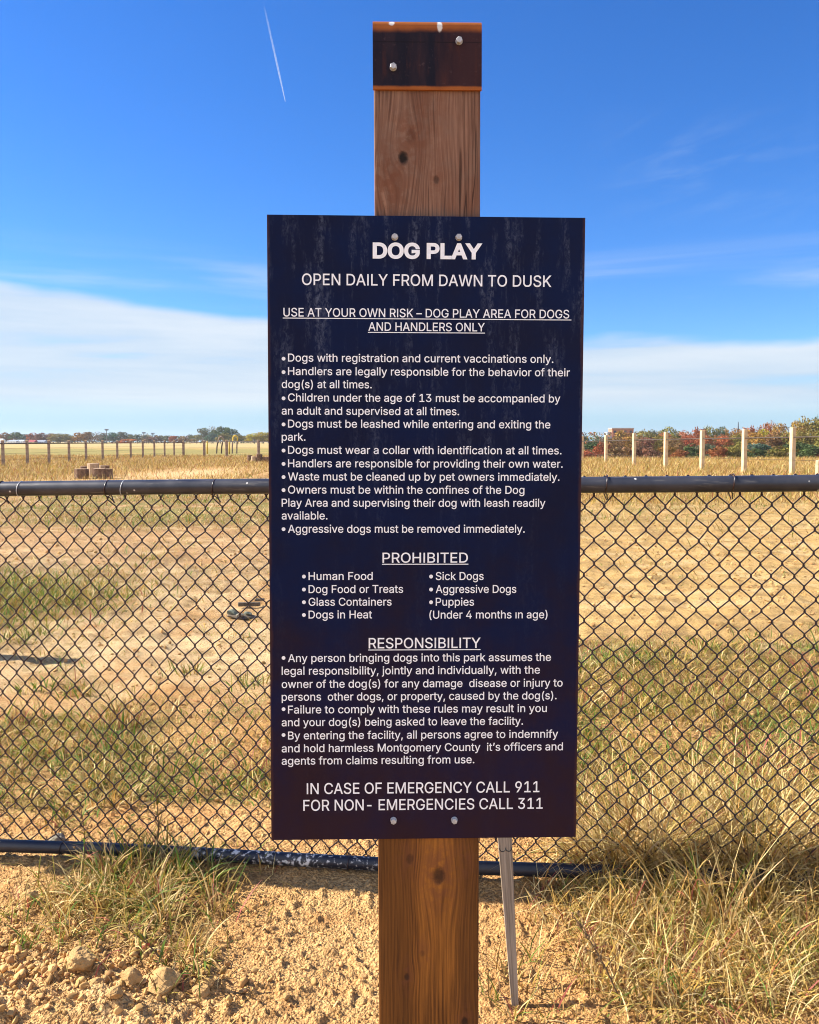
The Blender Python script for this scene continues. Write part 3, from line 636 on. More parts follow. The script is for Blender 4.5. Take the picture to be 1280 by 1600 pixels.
def bolt(parent, origin, M3, lx, ly, lz, rad, rot_):
    bm = bmesh.new()
    bmesh.ops.create_cone(bm, cap_ends=True, segments=18, radius1=rad*1.06, radius2=rad*1.03, depth=0.0014, matrix=Matrix.Translation((0, 0, 0.0007)))
    r = bmesh.ops.create_cone(bm, cap_ends=True, segments=6, radius1=rad, radius2=rad*0.97, depth=0.0042, matrix=Matrix.Translation((0, 0, 0.0035)) @ Matrix.Rotation(rot_, 4, 'Z'))
    topf = [f for f in bm.faces if f.calc_center_median().z > 0.0055]
    bmesh.ops.inset_region(bm, faces=topf, thickness=rad*0.16, depth=0.0007)
    o = bm_obj('bolt', bm, m_bolt, parent, (lx, ly, lz)); o.rotation_euler = (math.radians(90), 0, 0); return o
for px_, py_, rr_ in ((717, 67, 0.3), (614.5, 107, 0.9)):
    a_, b_ = post_px(px_, py_); bolt(cap, None, None, a_, -hw, b_, 0.0049, rr_)

# the panel
m_panel, h = principled('dark_panel', 0.40, 0.10)
X, Y, Z = h.sep(h.obj); n1 = h.noise(h.obj, 9.0, 5, 0.6); n2 = h.noise(h.obj, 150.0, 4, 0.65)
stk = h.noise(h.xyz(h.M('MULTIPLY', X, 36.0), h.M('MULTIPLY', Y, 36.0), h.M('MULTIPLY', Z, 5.0)), 1.0, 6, 0.68)
fst = h.noise(h.xyz(h.M('MULTIPLY', X, 210.0), 0.0, h.M('MULTIPLY', Z, 110.0)), 1.0, 5, 0.75, 0.6)
base = h.mix(h.step(n1, 0.35, 0.68), (0.002, 0.0075, 0.042, 1), (0.0045, 0.0065, 0.028, 1))
up = h.step(Z, -0.05, 0.40)
scuff = h.M('MULTIPLY', h.M('MULTIPLY', h.step(stk, 0.48, 0.68), h.step(fst, 0.40, 0.66)), h.M('ADD', h.M('MULTIPLY', up, 0.85), 0.07))
base = h.mix(scuff, base, (0.085, 0.10, 0.15, 1))
brown = h.M('MULTIPLY', h.step(h.M('ADD', h.M('MULTIPLY', h.noise(h.obj, 9.0, 6, 0.7), 0.5), h.M('MULTIPLY', Z, -0.8)), 0.25, 0.72), 0.60)  # ground reflection put into the colour, browner towards the panel's bottom
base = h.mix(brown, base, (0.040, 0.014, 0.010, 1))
rim = h.step(h.M('ADD', h.M('ABSOLUTE', X), h.M('MULTIPLY', n1, 0.012)), SW/2+0.001, SW/2+0.006)
base = h.mix(h.M('MULTIPLY', rim, 0.6), base, (0.07, 0.028, 0.018, 1))
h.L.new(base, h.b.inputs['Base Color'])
h.L.new(h.M('ADD', h.M('ADD', h.M('MULTIPLY', scuff, 0.3), 0.40), h.M('MULTIPLY', n2, 0.10)), h.b.inputs['Roughness'])
h.bump(h.M('ADD', n2, h.M('MULTIPLY', fst, 0.6)), 0.06, 0.002)
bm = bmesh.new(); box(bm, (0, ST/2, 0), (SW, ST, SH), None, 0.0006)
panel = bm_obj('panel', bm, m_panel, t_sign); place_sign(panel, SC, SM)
for px_, py_, rr_ in ((617, 370.5, 0.2), (717, 371, 0.5), (615, 1281.5, 0.1), (710, 1281, 0.8)):
    a_, b_ = uv(px_, py_); bolt(panel, None, None, a_, 0, b_, 0.0047, rr_)

m_ink = plain('white_vinyl', (0.88, 0.89, 0.91), 0.5, 0.06, 90)
GL = {"'":[206,[[[78,318,95,318,75,381],[70,509,73,445,92,509],[136,509,114,509,133,445],[128,318,131,381,112,318]]]],
"(":[273,[[[89,207,89,156,89,244],[101,324,93,283,108,364],[132,441,119,404,145,479],[177,539,160,511,196,539],[236,539,216,539,219,504],[191,428,204,467,178,389],[161,313,168,351,155,276],[151,207,151,240,151,176],[160,115,154,146,166,83],[188,16,176,51,201,-18],[236,-96,217,-56,216,-96],[177,-96,196,-96,148,-47],[111,55,126,3,97,106]]]],
")":[273,[[[37,-96,57,-96,57,-55],[86,18,73,-17,98,53],[113,116,107,85,119,147],[122,207,122,177,122,240],[112,313,118,276,105,351],[82,428,95,389,70,467],[37,539,55,504,57,539],[97,539,77,539,113,511],[142,441,128,479,155,404],[173,323,165,364,180,283],[184,207,184,244,184,156],[161,53,177,104,146,2],[97,-96,125,-48,77,-96]]]],
",":[188,[[[38,-119,53,-119,48,-56],[68,71,58,8,91,71],[137,71,114,71,119,8],[84,-119,102,-56,69,-119]]]],
"-":[453,[[[337,244,263,244,337,226],[337,188,337,207,263,188],[114,188,188,188,114,207],[114,244,114,226,188,244]]]],
".":[188,[[[95,-4,108,-4,83,-4],[63,9,72,0,54,18],[50,41,50,28,50,54],[63,73,54,65,72,82],[95,87,83,87,108,87],[128,73,119,82,137,65],[141,41,141,54,141,28],[128,9,137,18,119,0]]]],
"0":[453,[[[227,-7,264,-7,189,-7],[130,24,157,3,103,45],[69,113,83,74,55,152],[48,254,48,199,48,309],[69,395,55,356,83,434],[130,484,104,464,157,505],[227,516,189,516,264,516],[323,484,296,505,350,464],[384,395,370,434,398,356],[405,254,405,309,405,199],[384,113,398,152,370,74],[323,24,350,45,297,3]],[[227,50,202,50,252,50],[290,74,273,58,308,90],[330,144,321,113,339,174],[344,254,344,211,344,297],[330,365,339,334,321,395],[290,435,308,419,273,451],[227,460,252,460,202,460],[163,435,180,451,146,419],[123,365,132,395,114,334],[109,254,109,297,109,211],[123,144,114,174,132,113],[163,74,146,90,180,58]]]],
"1":[453,[[[76,0,181,0,76,18],[76,55,76,36,181,55],[391,55,286,55,391,36],[391,0,391,18,286,0]],[[276,509,250,509,276,339],[276,0,276,170,255,0],[212,0,234,0,212,149],[212,448,212,299,211,448],[209,448,210,448,168,418],[86,358,127,388,86,381],[86,427,86,404,123,454],[198,509,161,481,224,509]]]],
"2":[453,[[[64,0,172,0,64,16],[64,47,64,32,121,108],[234,229,177,168,254,249],[282,282,270,267,295,298],[311,327,304,313,317,341],[320,371,320,356,320,390],[308,419,316,405,299,432],[273,449,288,442,259,456],[224,460,242,460,204,460],[172,447,187,456,158,439],[139,413,147,428,131,399],[127,362,127,382,107,362],[66,362,86,362,66,392],[86,442,72,419,100,465],[143,496,119,483,167,509],[225,516,194,516,255,516],[306,497,282,509,329,484],[361,445,348,467,374,424],[381,372,381,399,381,354],[371,318,378,335,364,300],[336,259,353,280,319,237],[267,180,296,211,229,140],[153,60,191,100,153,59],[153,57,153,58,231,57],[389,57,310,57,389,38],[389,0,389,19,281,0]]]],
"3":[453,[[[218,-7,252,-7,187,-7],[133,10,158,-1,107,21],[70,57,86,37,54,78],[44,132,46,103,66,132],[109,132,87,132,111,114],[126,87,117,99,136,75],[165,59,149,65,181,53],[219,50,199,50,239,50],[275,61,258,53,292,68],[315,93,305,79,324,107],[329,145,329,124,329,163],[316,196,325,181,307,212],[275,234,293,224,256,243],[201,248,231,248,186,248],[157,248,172,248,157,265],[157,299,157,282,200,349],[288,448,244,399,288,450],[288,452,288,451,215,452],[70,452,142,452,70,471],[70,509,70,490,171,509],[372,509,272,509,372,493],[372,461,372,477,319,400],[211,278,265,339,211,282],[211,289,211,285,249,293],[308,276,281,288,335,263],[371,222,356,246,386,199],[393,145,393,173,393,115],[370,66,385,89,355,43],[309,12,335,25,282,0]]]],
"4":[453,[[[40,105,164,105,40,123],[40,158,40,141,109,275],[247,509,178,392,268,509],[311,509,289,509,243,394],[109,166,176,280,109,165],[109,163,109,164,210,163],[413,163,312,163,413,144],[413,105,413,125,289,105]],[[282,0,302,0,282,40],[282,121,282,81,282,130],[282,146,282,138,282,203],[282,318,282,260,302,318],[343,318,322,318,343,212],[343,0,343,106,322,0]]]],
"5":[453,[[[221,-7,254,-7,191,-7],[140,11,164,-1,116,23],[83,60,97,39,69,81],[60,130,61,104,81,130],[122,130,101,130,124,115],[138,89,129,101,147,77],[173,60,159,67,188,53],[221,50,204,50,242,50],[276,64,260,55,292,74],[314,104,305,87,323,121],[328,162,328,141,328,184],[314,221,323,204,304,238],[275,262,291,252,258,272],[218,277,239,277,201,277],[167,268,184,274,151,263],[128,246,138,255,108,248],[67,253,88,250,77,338],[96,509,86,423,186,509],[366,509,276,509,366,490],[366,452,366,471,294,452],[151,452,222,452,145,402],[134,301,139,352,135,301],[136,301,135,301,147,311],[178,325,161,319,194,331],[229,334,211,334,253,334],[294,321,274,329,313,313],[345,285,331,301,359,270],[379,231,371,252,387,210],[391,163,391,188,391,130],[369,76,384,101,354,50],[309,15,334,30,283,1]]]],
"6":[453,[[[226,-7,258,-7,195,-7],[142,15,167,0,118,29],[84,74,98,49,71,100],[64,162,64,129,64,186],[80,239,69,212,91,266],[137,340,110,300,176,396],[252,509,214,453,276,509],[322,509,299,509,265,426],[151,261,208,344,149,261],[145,261,147,261,150,271],[165,288,157,280,174,296],[196,307,184,302,207,312],[235,314,221,314,266,314],[316,295,293,308,339,282],[370,240,357,263,382,216],[389,157,389,189,389,125],[368,73,382,97,354,48],[310,14,334,28,286,0]],[[226,48,207,48,246,48],[279,63,264,53,294,72],[314,101,306,85,323,118],[327,157,327,136,327,178],[314,213,323,197,306,230],[279,251,294,242,264,261],[226,265,246,265,207,265],[174,252,189,261,159,243],[138,214,147,230,129,198],[125,158,125,179,125,137],[138,102,129,118,147,85],[174,63,159,72,189,53]]]],
"7":[453,[[[97,0,120,0,172,149],[323,448,248,299,323,450],[323,452,323,451,236,452],[62,452,149,452,62,471],[62,509,62,490,172,509],[391,509,281,509,391,489],[391,449,391,469,315,299],[165,0,240,150,142,0]]]],
"8":[453,[[[226,-7,260,-7,192,-7],[136,11,162,-1,109,24],[74,62,89,40,59,83],[52,135,52,108,52,157],[65,195,56,177,74,213],[101,241,86,229,116,253],[153,265,133,261,153,265],[153,267,153,266,128,273],[93,308,108,287,78,329],[70,380,70,353,70,406],[90,450,77,429,104,470],[146,498,122,486,169,510],[226,516,196,516,256,516],[306,498,283,510,329,486],[361,450,348,470,375,429],[382,380,382,406,382,353],[359,308,374,329,344,287],[300,267,325,273,300,266],[300,265,300,265,319,261],[351,241,336,253,366,229],[387,195,378,213,396,177],[401,135,401,157,401,108],[378,62,393,83,364,40],[317,11,343,24,291,-1]],[[226,49,204,49,249,49],[285,60,268,53,301,68],[323,91,314,78,332,105],[337,139,337,121,337,158],[322,189,332,174,313,203],[283,223,300,214,266,231],[226,235,247,235,205,235],[169,223,186,231,152,214],[130,189,139,203,120,174],[115,139,115,158,115,121],[129,91,120,105,138,78],[167,60,151,68,184,53]],[[226,290,208,290,244,290],[274,300,260,293,288,307],[307,330,299,318,315,343],[319,376,319,358,319,393],[308,420,315,407,300,433],[275,449,289,443,261,456],[226,460,245,460,208,460],[177,449,191,456,163,443],[145,420,152,433,137,407],[133,376,133,393,133,358],[145,330,137,343,152,318],[178,300,163,307,192,293]]]],
"9":[453,[[[226,516,195,516,258,516],[310,494,286,508,335,480],[368,434,354,460,382,409],[389,347,389,380,389,323],[373,270,383,297,362,243],[315,168,343,209,277,112],[200,0,239,56,177,0],[130,0,154,0,187,83],[301,248,244,165,303,248],[307,248,305,248,303,238],[287,221,296,229,279,213],[257,202,269,207,245,197],[218,195,232,195,187,195],[137,214,160,201,114,227],[83,269,96,245,70,292],[64,352,64,320,64,384],[85,436,71,412,99,461],[143,494,118,480,167,508]],[[226,460,246,460,207,460],[174,446,189,456,159,437],[138,407,147,424,130,391],[125,352,125,372,125,330],[138,295,130,312,147,279],[174,257,159,266,189,248],[226,243,207,243,246,243],[279,257,263,248,294,266],[314,295,306,279,323,311],[327,350,327,330,327,372],[314,407,323,391,306,424],[279,446,294,437,264,456]]]],
"A":[480,[[[16,0,39,0,78,170],[201,509,140,339,226,509],[276,509,251,509,338,339],[463,0,401,170,440,0],[395,0,418,0,359,101],[287,302,323,202,281,321],[264,372,273,344,255,400],[232,478,245,435,236,478],[245,478,241,478,233,435],[213,371,222,399,204,343],[191,302,196,320,155,202],[85,0,120,101,62,0]],[[110,142,197,142,110,161],[110,199,110,180,197,199],[370,199,283,199,370,180],[370,142,370,161,283,142]]]],
"B":[456,[[[60,0,122,0,60,170],[60,509,60,339,120,509],[241,509,181,509,276,509],[329,491,306,503,352,479],[381,442,369,462,392,422],[398,374,398,399,398,352],[387,320,394,334,379,306],[356,286,369,294,344,277],[315,267,330,271,315,265],[315,262,315,264,331,261],[363,245,347,255,379,235],[402,203,392,221,413,185],[418,136,418,163,418,111],[400,67,412,87,388,46],[344,18,370,30,319,6],[247,0,287,0,184,0]],[[125,57,125,115,165,57],[245,57,205,57,284,57],[330,80,313,65,347,95],[355,137,355,114,355,154],[342,184,351,170,334,198],[306,218,321,209,290,227],[248,231,271,231,207,231],[125,231,166,231,125,173]],[[125,285,125,341,162,285],[238,285,200,285,257,285],[288,296,273,289,303,303],[323,326,315,313,332,339],[336,372,336,355,336,395],[313,429,328,414,297,444],[240,452,273,452,202,452],[125,452,163,452,125,396]]]],
"C":[510,[[[267,-7,293,-7,223,-7],[150,25,184,4,116,46],[70,115,89,76,50,154],[40,254,40,201,40,308],[70,393,50,354,89,432],[150,484,116,462,184,505],[267,516,223,516,293,516],[340,504,317,512,363,497],[402,471,384,486,420,457],[448,418,436,439,460,398],[473,348,468,374,451,348],[408,348,430,348,404,366],[389,395,398,381,381,408],[357,428,370,419,345,438],[315,449,331,444,300,454],[267,456,284,456,236,456],[184,432,208,448,159,417],[125,364,139,394,111,334],[103,254,103,297,103,211],[125,145,111,175,140,115],[184,76,159,92,209,61],[267,53,236,53,284,53],[315,60,300,55,331,65],[357,81,345,71,370,90],[389,114,381,101,398,128],[408,160,404,143,430,160],[473,160,451,160,469,135],[448,91,460,111,436,70],[402,38,421,52,384,23],[341,5,363,12,318,-3]]]],
"D":[502,[[[219,0,271,0,178,0],[96,0,137,0,96,19],[96,57,96,38,136,57],[215,57,175,57,256,57],[318,81,291,65,345,97],[379,149,366,119,392,179],[399,255,399,214,399,296],[379,361,392,331,366,390],[320,428,346,412,293,444],[221,452,260,452,178,452],[93,452,136,452,93,471],[93,509,93,490,137,509],[225,509,181,509,275,509],[353,478,317,499,388,458],[433,391,415,429,452,353],[462,255,462,308,462,202],[433,119,452,157,414,81],[351,31,387,51,314,10]],[[125,509,103,509,125,339],[125,0,125,170,103,0],[60,0,82,0,60,170],[60,509,60,339,82,509]]]],
"E":[419,[[[60,0,165,0,60,170],[60,509,60,339,164,509],[372,509,268,509,372,490],[372,452,372,471,290,452],[125,452,207,452,125,396],[125,286,125,341,202,286],[355,286,278,286,355,267],[355,229,355,248,278,229],[125,229,202,229,125,172],[125,57,125,114,208,57],[375,57,292,57,375,38],[375,0,375,19,270,0]]]],
"F":[410,[[[60,0,82,0,60,170],[60,509,60,339,163,509],[369,509,266,509,369,490],[369,452,369,471,288,452],[125,452,206,452,125,394],[125,278,125,336,198,278],[346,278,272,278,346,259],[346,221,346,240,272,221],[125,221,198,221,125,147],[125,0,125,74,103,0]]]],
"G":[520,[[[269,-7,309,-7,223,-7],[149,25,184,4,115,46],[69,116,88,77,50,155],[40,254,40,201,40,308],[69,393,50,354,88,432],[149,484,115,462,183,505],[265,516,221,516,292,516],[340,504,317,512,364,496],[403,469,385,484,422,454],[449,416,437,437,461,396],[474,349,470,373,452,349],[408,349,430,349,403,365],[387,393,396,380,379,406],[356,427,368,417,344,436],[315,448,330,444,300,453],[265,456,283,456,235,456],[183,432,208,448,159,417],[125,364,139,394,111,334],[103,254,103,297,103,211],[125,145,111,175,140,115],[184,76,159,92,209,61],[269,53,237,53,297,53],[345,71,323,59,367,83],[396,123,384,101,409,146],[415,202,415,172,421,201],[434,199,428,200,384,199],[283,199,333,199,283,218],[283,256,283,237,348,256],[478,256,413,256,478,237],[478,200,478,219,478,158],[451,91,469,122,433,60],[377,19,408,36,345,2]]]],
"H":[517,[[[60,0,82,0,60,170],[60,509,60,339,82,509],[125,509,103,509,125,435],[125,289,125,362,214,289],[392,289,303,289,392,362],[392,509,392,435,414,509],[457,509,435,509,457,339],[457,0,457,170,435,0],[392,0,414,0,392,77],[392,232,392,155,303,232],[125,232,214,232,125,155],[125,0,125,77,103,0]]]],
"J":[396,[[[185,-7,230,-7,140,-7],[75,33,104,6,47,59],[33,145,33,97,33,155],[33,173,33,164,55,173],[98,173,76,173,98,164],[98,145,98,155,98,114],[122,74,106,91,137,58],[185,50,159,50,211,50],[248,74,232,58,264,91],[272,145,272,114,272,267],[272,509,272,388,293,509],[336,509,315,509,336,388],[336,145,336,267,336,97],[294,33,322,59,266,6]]]],
"K":[467,[[[104,145,146,189,104,169],[104,216,104,193,116,232],[139,261,128,247,151,275],[174,303,162,290,187,317],[212,344,199,331,262,399],[364,509,313,454,392,509],[448,509,420,509,376,431],[231,276,304,353,230,276],[228,276,229,276,187,233]],[[60,0,82,0,60,170],[60,509,60,339,82,509],[125,509,103,509,125,451],[125,334,125,392,124,298],[124,225,124,261,124,214],[125,193,124,204,125,129],[125,0,125,64,103,0]],[[372,0,398,0,311,86],[188,259,249,173,201,276],[228,309,215,293,302,206],[449,0,375,103,423,0]]]],
"L":[393,[[[60,0,160,0,60,170],[60,509,60,339,82,509],[125,509,103,509,125,358],[125,57,125,208,203,57],[361,57,282,57,361,38],[361,0,361,19,261,0]]]],
"M":[628,[[[60,0,81,0,60,170],[60,509,60,339,91,509],[152,509,121,509,193,402],[277,187,235,294,280,180],[287,159,284,170,291,148],[299,123,295,136,303,110],[311,84,307,97,315,71],[322,49,319,59,317,49],[307,49,312,49,310,59],[318,83,314,70,322,95],[330,121,326,108,334,134],[342,158,338,147,346,170],[352,187,349,179,394,294],[476,509,435,402,507,509],[568,509,537,509,568,339],[568,0,568,170,547,0],[504,0,525,0,504,97],[504,291,504,194,504,302],[504,327,504,314,505,340],[505,369,505,354,505,383],[506,413,506,398,506,428],[507,457,507,443,509,457],[513,457,511,457,508,441],[498,409,503,426,492,393],[482,363,487,378,477,348],[467,322,472,334,463,309],[456,291,459,299,418,194],[342,0,380,97,323,0],[286,0,305,0,248,97],[170,291,209,194,167,299],[159,321,163,309,155,333],[145,361,150,346,140,376],[129,408,135,391,124,424],[112,457,118,441,114,457],[119,457,117,457,119,444],[120,416,120,431,120,401],[121,372,121,387,121,357],[122,328,121,342,122,315],[122,291,122,302,122,194],[122,0,122,97,101,0]]]],
"N":[523,[[[60,0,82,0,60,170],[60,509,60,339,85,509],[136,509,111,509,205,400],[343,183,274,291,349,174],[363,151,355,164,370,138],[388,107,379,123,396,90],[414,55,405,73,411,55],[405,54,408,54,403,72],[401,108,401,90,400,126],[399,157,399,142,399,172],[399,195,399,185,399,300],[399,509,399,404,420,509],[463,509,442,509,463,339],[463,0,463,170,438,0],[387,0,412,0,325,97],[202,290,264,193,194,303],[177,331,186,316,169,345],[148,381,159,362,137,400],[108,452,123,424,111,453],[119,454,115,453,120,428],[122,384,121,405,123,362],[124,328,124,344,125,312],[125,291,125,300,125,194],[125,0,125,97,103,0]]]],
"O":[533,[[[267,-7,311,-7,223,-7],[150,25,184,4,116,46],[70,115,90,76,50,154],[40,254,40,201,40,308],[70,393,50,354,90,432],[150,484,116,462,184,505],[267,516,223,516,311,516],[384,484,350,505,418,462],[464,393,444,432,483,354],[493,254,493,308,493,201],[464,115,483,154,444,76],[384,25,418,46,350,4]],[[267,53,236,53,297,53],[349,76,325,61,374,91],[408,144,394,114,423,174],[430,254,430,211,430,298],[408,365,423,335,394,395],[349,433,374,417,325,448],[267,456,297,456,236,456],[184,433,209,448,159,417],[125,364,140,394,111,334],[103,254,103,297,103,211],[125,144,111,174,140,114],[184,76,159,92,209,61]]]],
"P":[445,[[[60,0,82,0,60,170],[60,509,60,339,118,509],[235,509,177,509,274,509],[332,487,307,502,358,473],[390,430,377,454,402,405],[409,348,409,378,409,317],[390,265,402,290,377,241],[332,207,358,222,307,193],[235,186,274,186,193,186],[109,186,151,186,109,205],[109,242,109,224,150,242],[233,242,191,242,259,242],[297,256,281,247,313,265],[333,294,325,278,341,310],[344,348,344,328,344,368],[333,402,341,386,325,417],[297,439,313,430,280,448],[232,452,259,452,196,452],[125,452,160,452,125,301],[125,0,125,151,103,0]]]],
"R":[449,[[[60,0,82,0,60,170],[60,509,60,339,119,509],[236,509,177,509,275,509],[333,489,307,502,359,475],[390,433,378,457,403,410],[409,352,409,382,409,321],[390,271,403,295,378,248],[333,217,359,230,307,204],[236,198,275,198,189,198],[96,198,143,198,96,217],[96,255,96,236,142,255],[234,255,188,255,260,255],[298,267,281,259,314,275],[334,300,326,286,341,315],[345,352,345,332,345,372],[334,405,341,390,326,420],[298,440,314,431,281,448],[233,452,259,452,197,452],[125,452,161,452,125,301],[125,0,125,151,103,0]],[[353,0,378,0,312,76],[230,229,271,153,254,229],[303,229,279,229,344,153],[428,0,386,76,403,0]]]],
"S":[447,[[[224,-9,263,-9,187,-9],[128,9,155,-3,100,21],[64,60,79,38,49,82],[38,137,40,107,60,137],[104,137,82,137,106,117],[123,88,112,101,134,75],[166,59,149,65,184,52],[224,49,203,49,247,49],[286,60,268,53,304,68],[329,92,319,78,340,105],[346,139,346,121,346,155],[332,179,341,169,323,189],[296,205,311,198,281,211],[245,222,264,217,224,228],[184,239,204,234,142,251],[86,289,109,268,63,311],[52,372,52,339,52,401],[75,448,60,426,90,469],[138,498,111,486,164,510],[227,516,194,516,261,516],[316,498,290,510,342,486],[377,449,362,469,392,428],[401,378,400,404,380,378],[337,378,358,378,335,403],[302,437,323,423,281,451],[225,459,256,459,203,459],[167,448,184,455,151,441],[129,418,138,431,120,406],[115,376,115,391,115,358],[131,334,120,344,142,323],[169,308,154,314,184,302],[212,293,199,297,230,289],[264,279,247,284,279,275],[312,264,295,270,328,257],[359,238,344,248,373,227],[395,198,385,214,404,181],[408,139,408,162,408,111],[386,64,401,86,372,41],[323,11,351,24,296,-2]]]],
"T":[449,[[[32,452,85,452,32,471],[32,509,32,490,160,509],[417,509,288,509,417,490],[417,452,417,471,363,452],[257,452,310,452,257,301],[257,0,257,151,235,0],[193,0,214,0,193,151],[193,452,193,301,139,452]]]],
"U":[517,[[[259,-8,299,-8,219,-8],[154,15,184,0,124,31],[85,80,101,53,68,107],[60,173,60,138,60,285],[60,509,60,397,81,509],[124,509,103,509,124,399],[124,178,124,288,124,154],[141,113,130,132,152,94],[187,68,167,79,207,57],[259,52,231,52,287,52],[331,68,311,57,351,79],[377,113,366,94,387,132],[393,178,393,154,393,288],[393,509,393,399,414,509],[457,509,436,509,457,397],[457,173,457,285,457,138],[433,80,449,107,416,53],[363,15,393,31,334,0]]]],
"V":[480,[[[204,0,229,0,141,170],[16,509,79,339,39,509],[84,509,62,509,120,408],[192,206,156,307,198,189],[215,137,206,166,224,109],[248,31,235,73,243,31],[235,31,239,31,247,74],[267,138,258,110,276,166],[290,206,284,189,325,307],[395,509,360,408,417,509],[463,509,440,509,401,339],[278,0,340,170,253,0]]]],
"W":[686,[[[155,0,180,0,109,170],[16,509,63,339,38,509],[82,509,60,509,109,404],[163,196,136,300,168,179],[175,145,172,163,179,128],[187,94,183,111,190,76],[197,40,194,58,194,40],[189,40,192,40,193,58],[200,94,196,76,203,111],[211,145,207,128,215,163],[224,196,220,179,251,300],[306,509,279,404,331,509],[380,509,355,509,407,404],[462,196,434,300,466,179],[474,145,470,163,478,128],[486,94,482,111,490,76],[497,40,494,58,494,40],[488,40,491,40,492,58],[499,94,495,76,502,111],[510,145,506,128,515,163],[523,196,519,179,550,300],[603,509,576,404,625,509],[670,509,647,509,623,339],[530,0,577,170,505,0],[455,0,480,0,426,108],[368,323,397,215,362,344],[351,391,357,367,346,416],[336,475,341,444,341,475],[350,475,345,475,345,445],[335,395,340,419,330,371],[318,323,324,347,289,215],[230,0,260,108,205,0]]]],
"X":[474,[[[18,0,43,0,84,95],[217,284,151,190,217,268],[217,236,217,252,155,327],[29,509,92,418,54,509],[104,509,79,509,129,473],[178,400,153,437,188,385],[204,361,197,372,211,350],[223,329,217,340,229,318],[243,292,236,306,240,292],[232,292,236,292,239,306],[252,329,246,318,258,339],[272,361,264,350,279,372],[298,400,288,385,323,437],[374,509,348,473,398,509],[446,509,422,509,384,419],[259,239,321,329,259,255],[259,287,259,271,324,191],[456,0,390,96,431,0],[382,0,406,0,352,43],[292,129,322,86,283,143],[268,165,275,155,262,175],[250,195,256,185,244,206],[230,231,238,217,235,231],[244,231,240,231,238,218],[225,196,231,207,219,186],[206,166,213,176,199,155],[182,129,191,143,152,86],[91,0,122,43,67,0]]]],
"Y":[472,[[[203,0,225,0,203,69],[203,208,203,139,141,308],[16,509,79,409,41,509],[91,509,66,509,125,454],[192,344,159,399,203,326],[222,292,213,309,231,275],[250,230,240,255,241,230],[224,230,232,230,233,255],[251,293,242,276,260,310],[280,344,270,327,314,399],[381,509,347,454,406,509],[455,509,430,509,393,409],[268,208,330,308,268,139],[268,0,268,69,247,0]]]],
"a":[389,[[[160,-9,182,-9,136,-9],[94,5,114,-4,75,14],[48,45,59,27,36,62],[30,108,30,83,30,130],[43,161,35,147,52,175],[78,193,63,185,92,201],[125,211,108,207,143,215],[178,220,160,218,201,223],[234,227,219,225,248,228],[265,235,258,231,272,239],[276,255,276,245,276,255],[276,257,276,256,276,272],[267,297,273,286,261,308],[240,322,252,316,228,328],[196,331,213,331,178,331],[149,322,162,328,136,317],[118,301,126,309,110,292],[100,274,104,283,80,280],[41,291,61,285,50,314],[79,346,62,332,95,360],[133,375,113,369,153,381],[194,384,173,384,208,384],[239,379,223,383,255,376],[286,360,271,370,301,351],[322,320,313,338,332,303],[337,251,337,280,337,168],[337,0,337,84,317,0],[277,0,297,0,277,17],[277,52,277,35,275,52],[272,52,274,52,268,43],[252,25,261,34,243,15],[215,1,230,7,200,-5]],[[170,45,155,45,193,45],[228,59,212,50,243,68],[263,93,255,79,271,107],[276,138,276,122,276,155],[276,190,276,173,273,187],[259,182,268,184,251,180],[231,176,242,178,221,174],[200,171,210,172,190,170],[175,168,182,169,161,166],[134,159,147,163,121,154],[103,139,111,148,96,131],[92,105,92,119,92,92],[102,72,95,81,109,63],[130,52,118,57,142,48]]]],
"b":[424,[[[229,-8,261,-8,206,-8],[172,4,187,-4,158,12],[138,31,146,21,129,42],[118,59,123,51,116,59],[112,59,114,59,112,39],[112,0,112,20,92,0],[53,0,72,0,53,170],[53,509,53,339,73,509],[114,509,93,509,114,446],[114,319,114,382,115,319],[118,319,117,319,123,327],[137,346,129,336,145,356],[171,373,157,365,186,381],[229,384,205,384,261,384],[313,361,289,376,337,345],[370,293,356,322,383,263],[390,189,390,229,390,149],[370,84,383,114,356,55],[313,16,337,32,289,0]],[[220,47,197,47,244,47],[279,66,263,53,295,78],[316,117,308,95,324,138],[328,189,328,162,328,216],[316,261,324,240,308,282],[280,311,296,299,264,324],[220,330,244,330,197,330],[161,312,177,324,145,300],[125,263,133,284,117,242],[113,189,113,217,113,161],[125,115,117,136,133,94],[162,65,146,77,178,53]]]],
"c":[396,[[[207,-8,226,-8,173,-8],[117,16,143,0,91,33],[56,85,71,56,41,114],[34,187,34,149,34,227],[56,291,41,262,71,321],[117,360,91,343,143,376],[207,384,173,384,226,384],[260,377,243,382,276,372],[305,356,292,365,319,347],[340,322,330,335,350,309],[362,277,357,294,342,272],[303,262,322,267,300,272],[290,289,296,281,285,297],[270,311,278,305,262,317],[242,325,253,322,232,328],[207,330,220,330,182,330],[145,310,161,323,129,297],[108,258,116,280,100,237],[96,187,96,213,96,162],[108,117,100,139,116,96],[145,66,129,79,161,53],[207,46,182,46,220,46],[243,52,232,48,253,55],[271,66,263,60,279,72],[292,89,286,80,297,97],[304,117,301,107,324,112],[363,102,343,107,358,85],[341,56,351,70,332,43],[306,21,320,31,293,12],[261,-1,277,4,244,-6]]]],
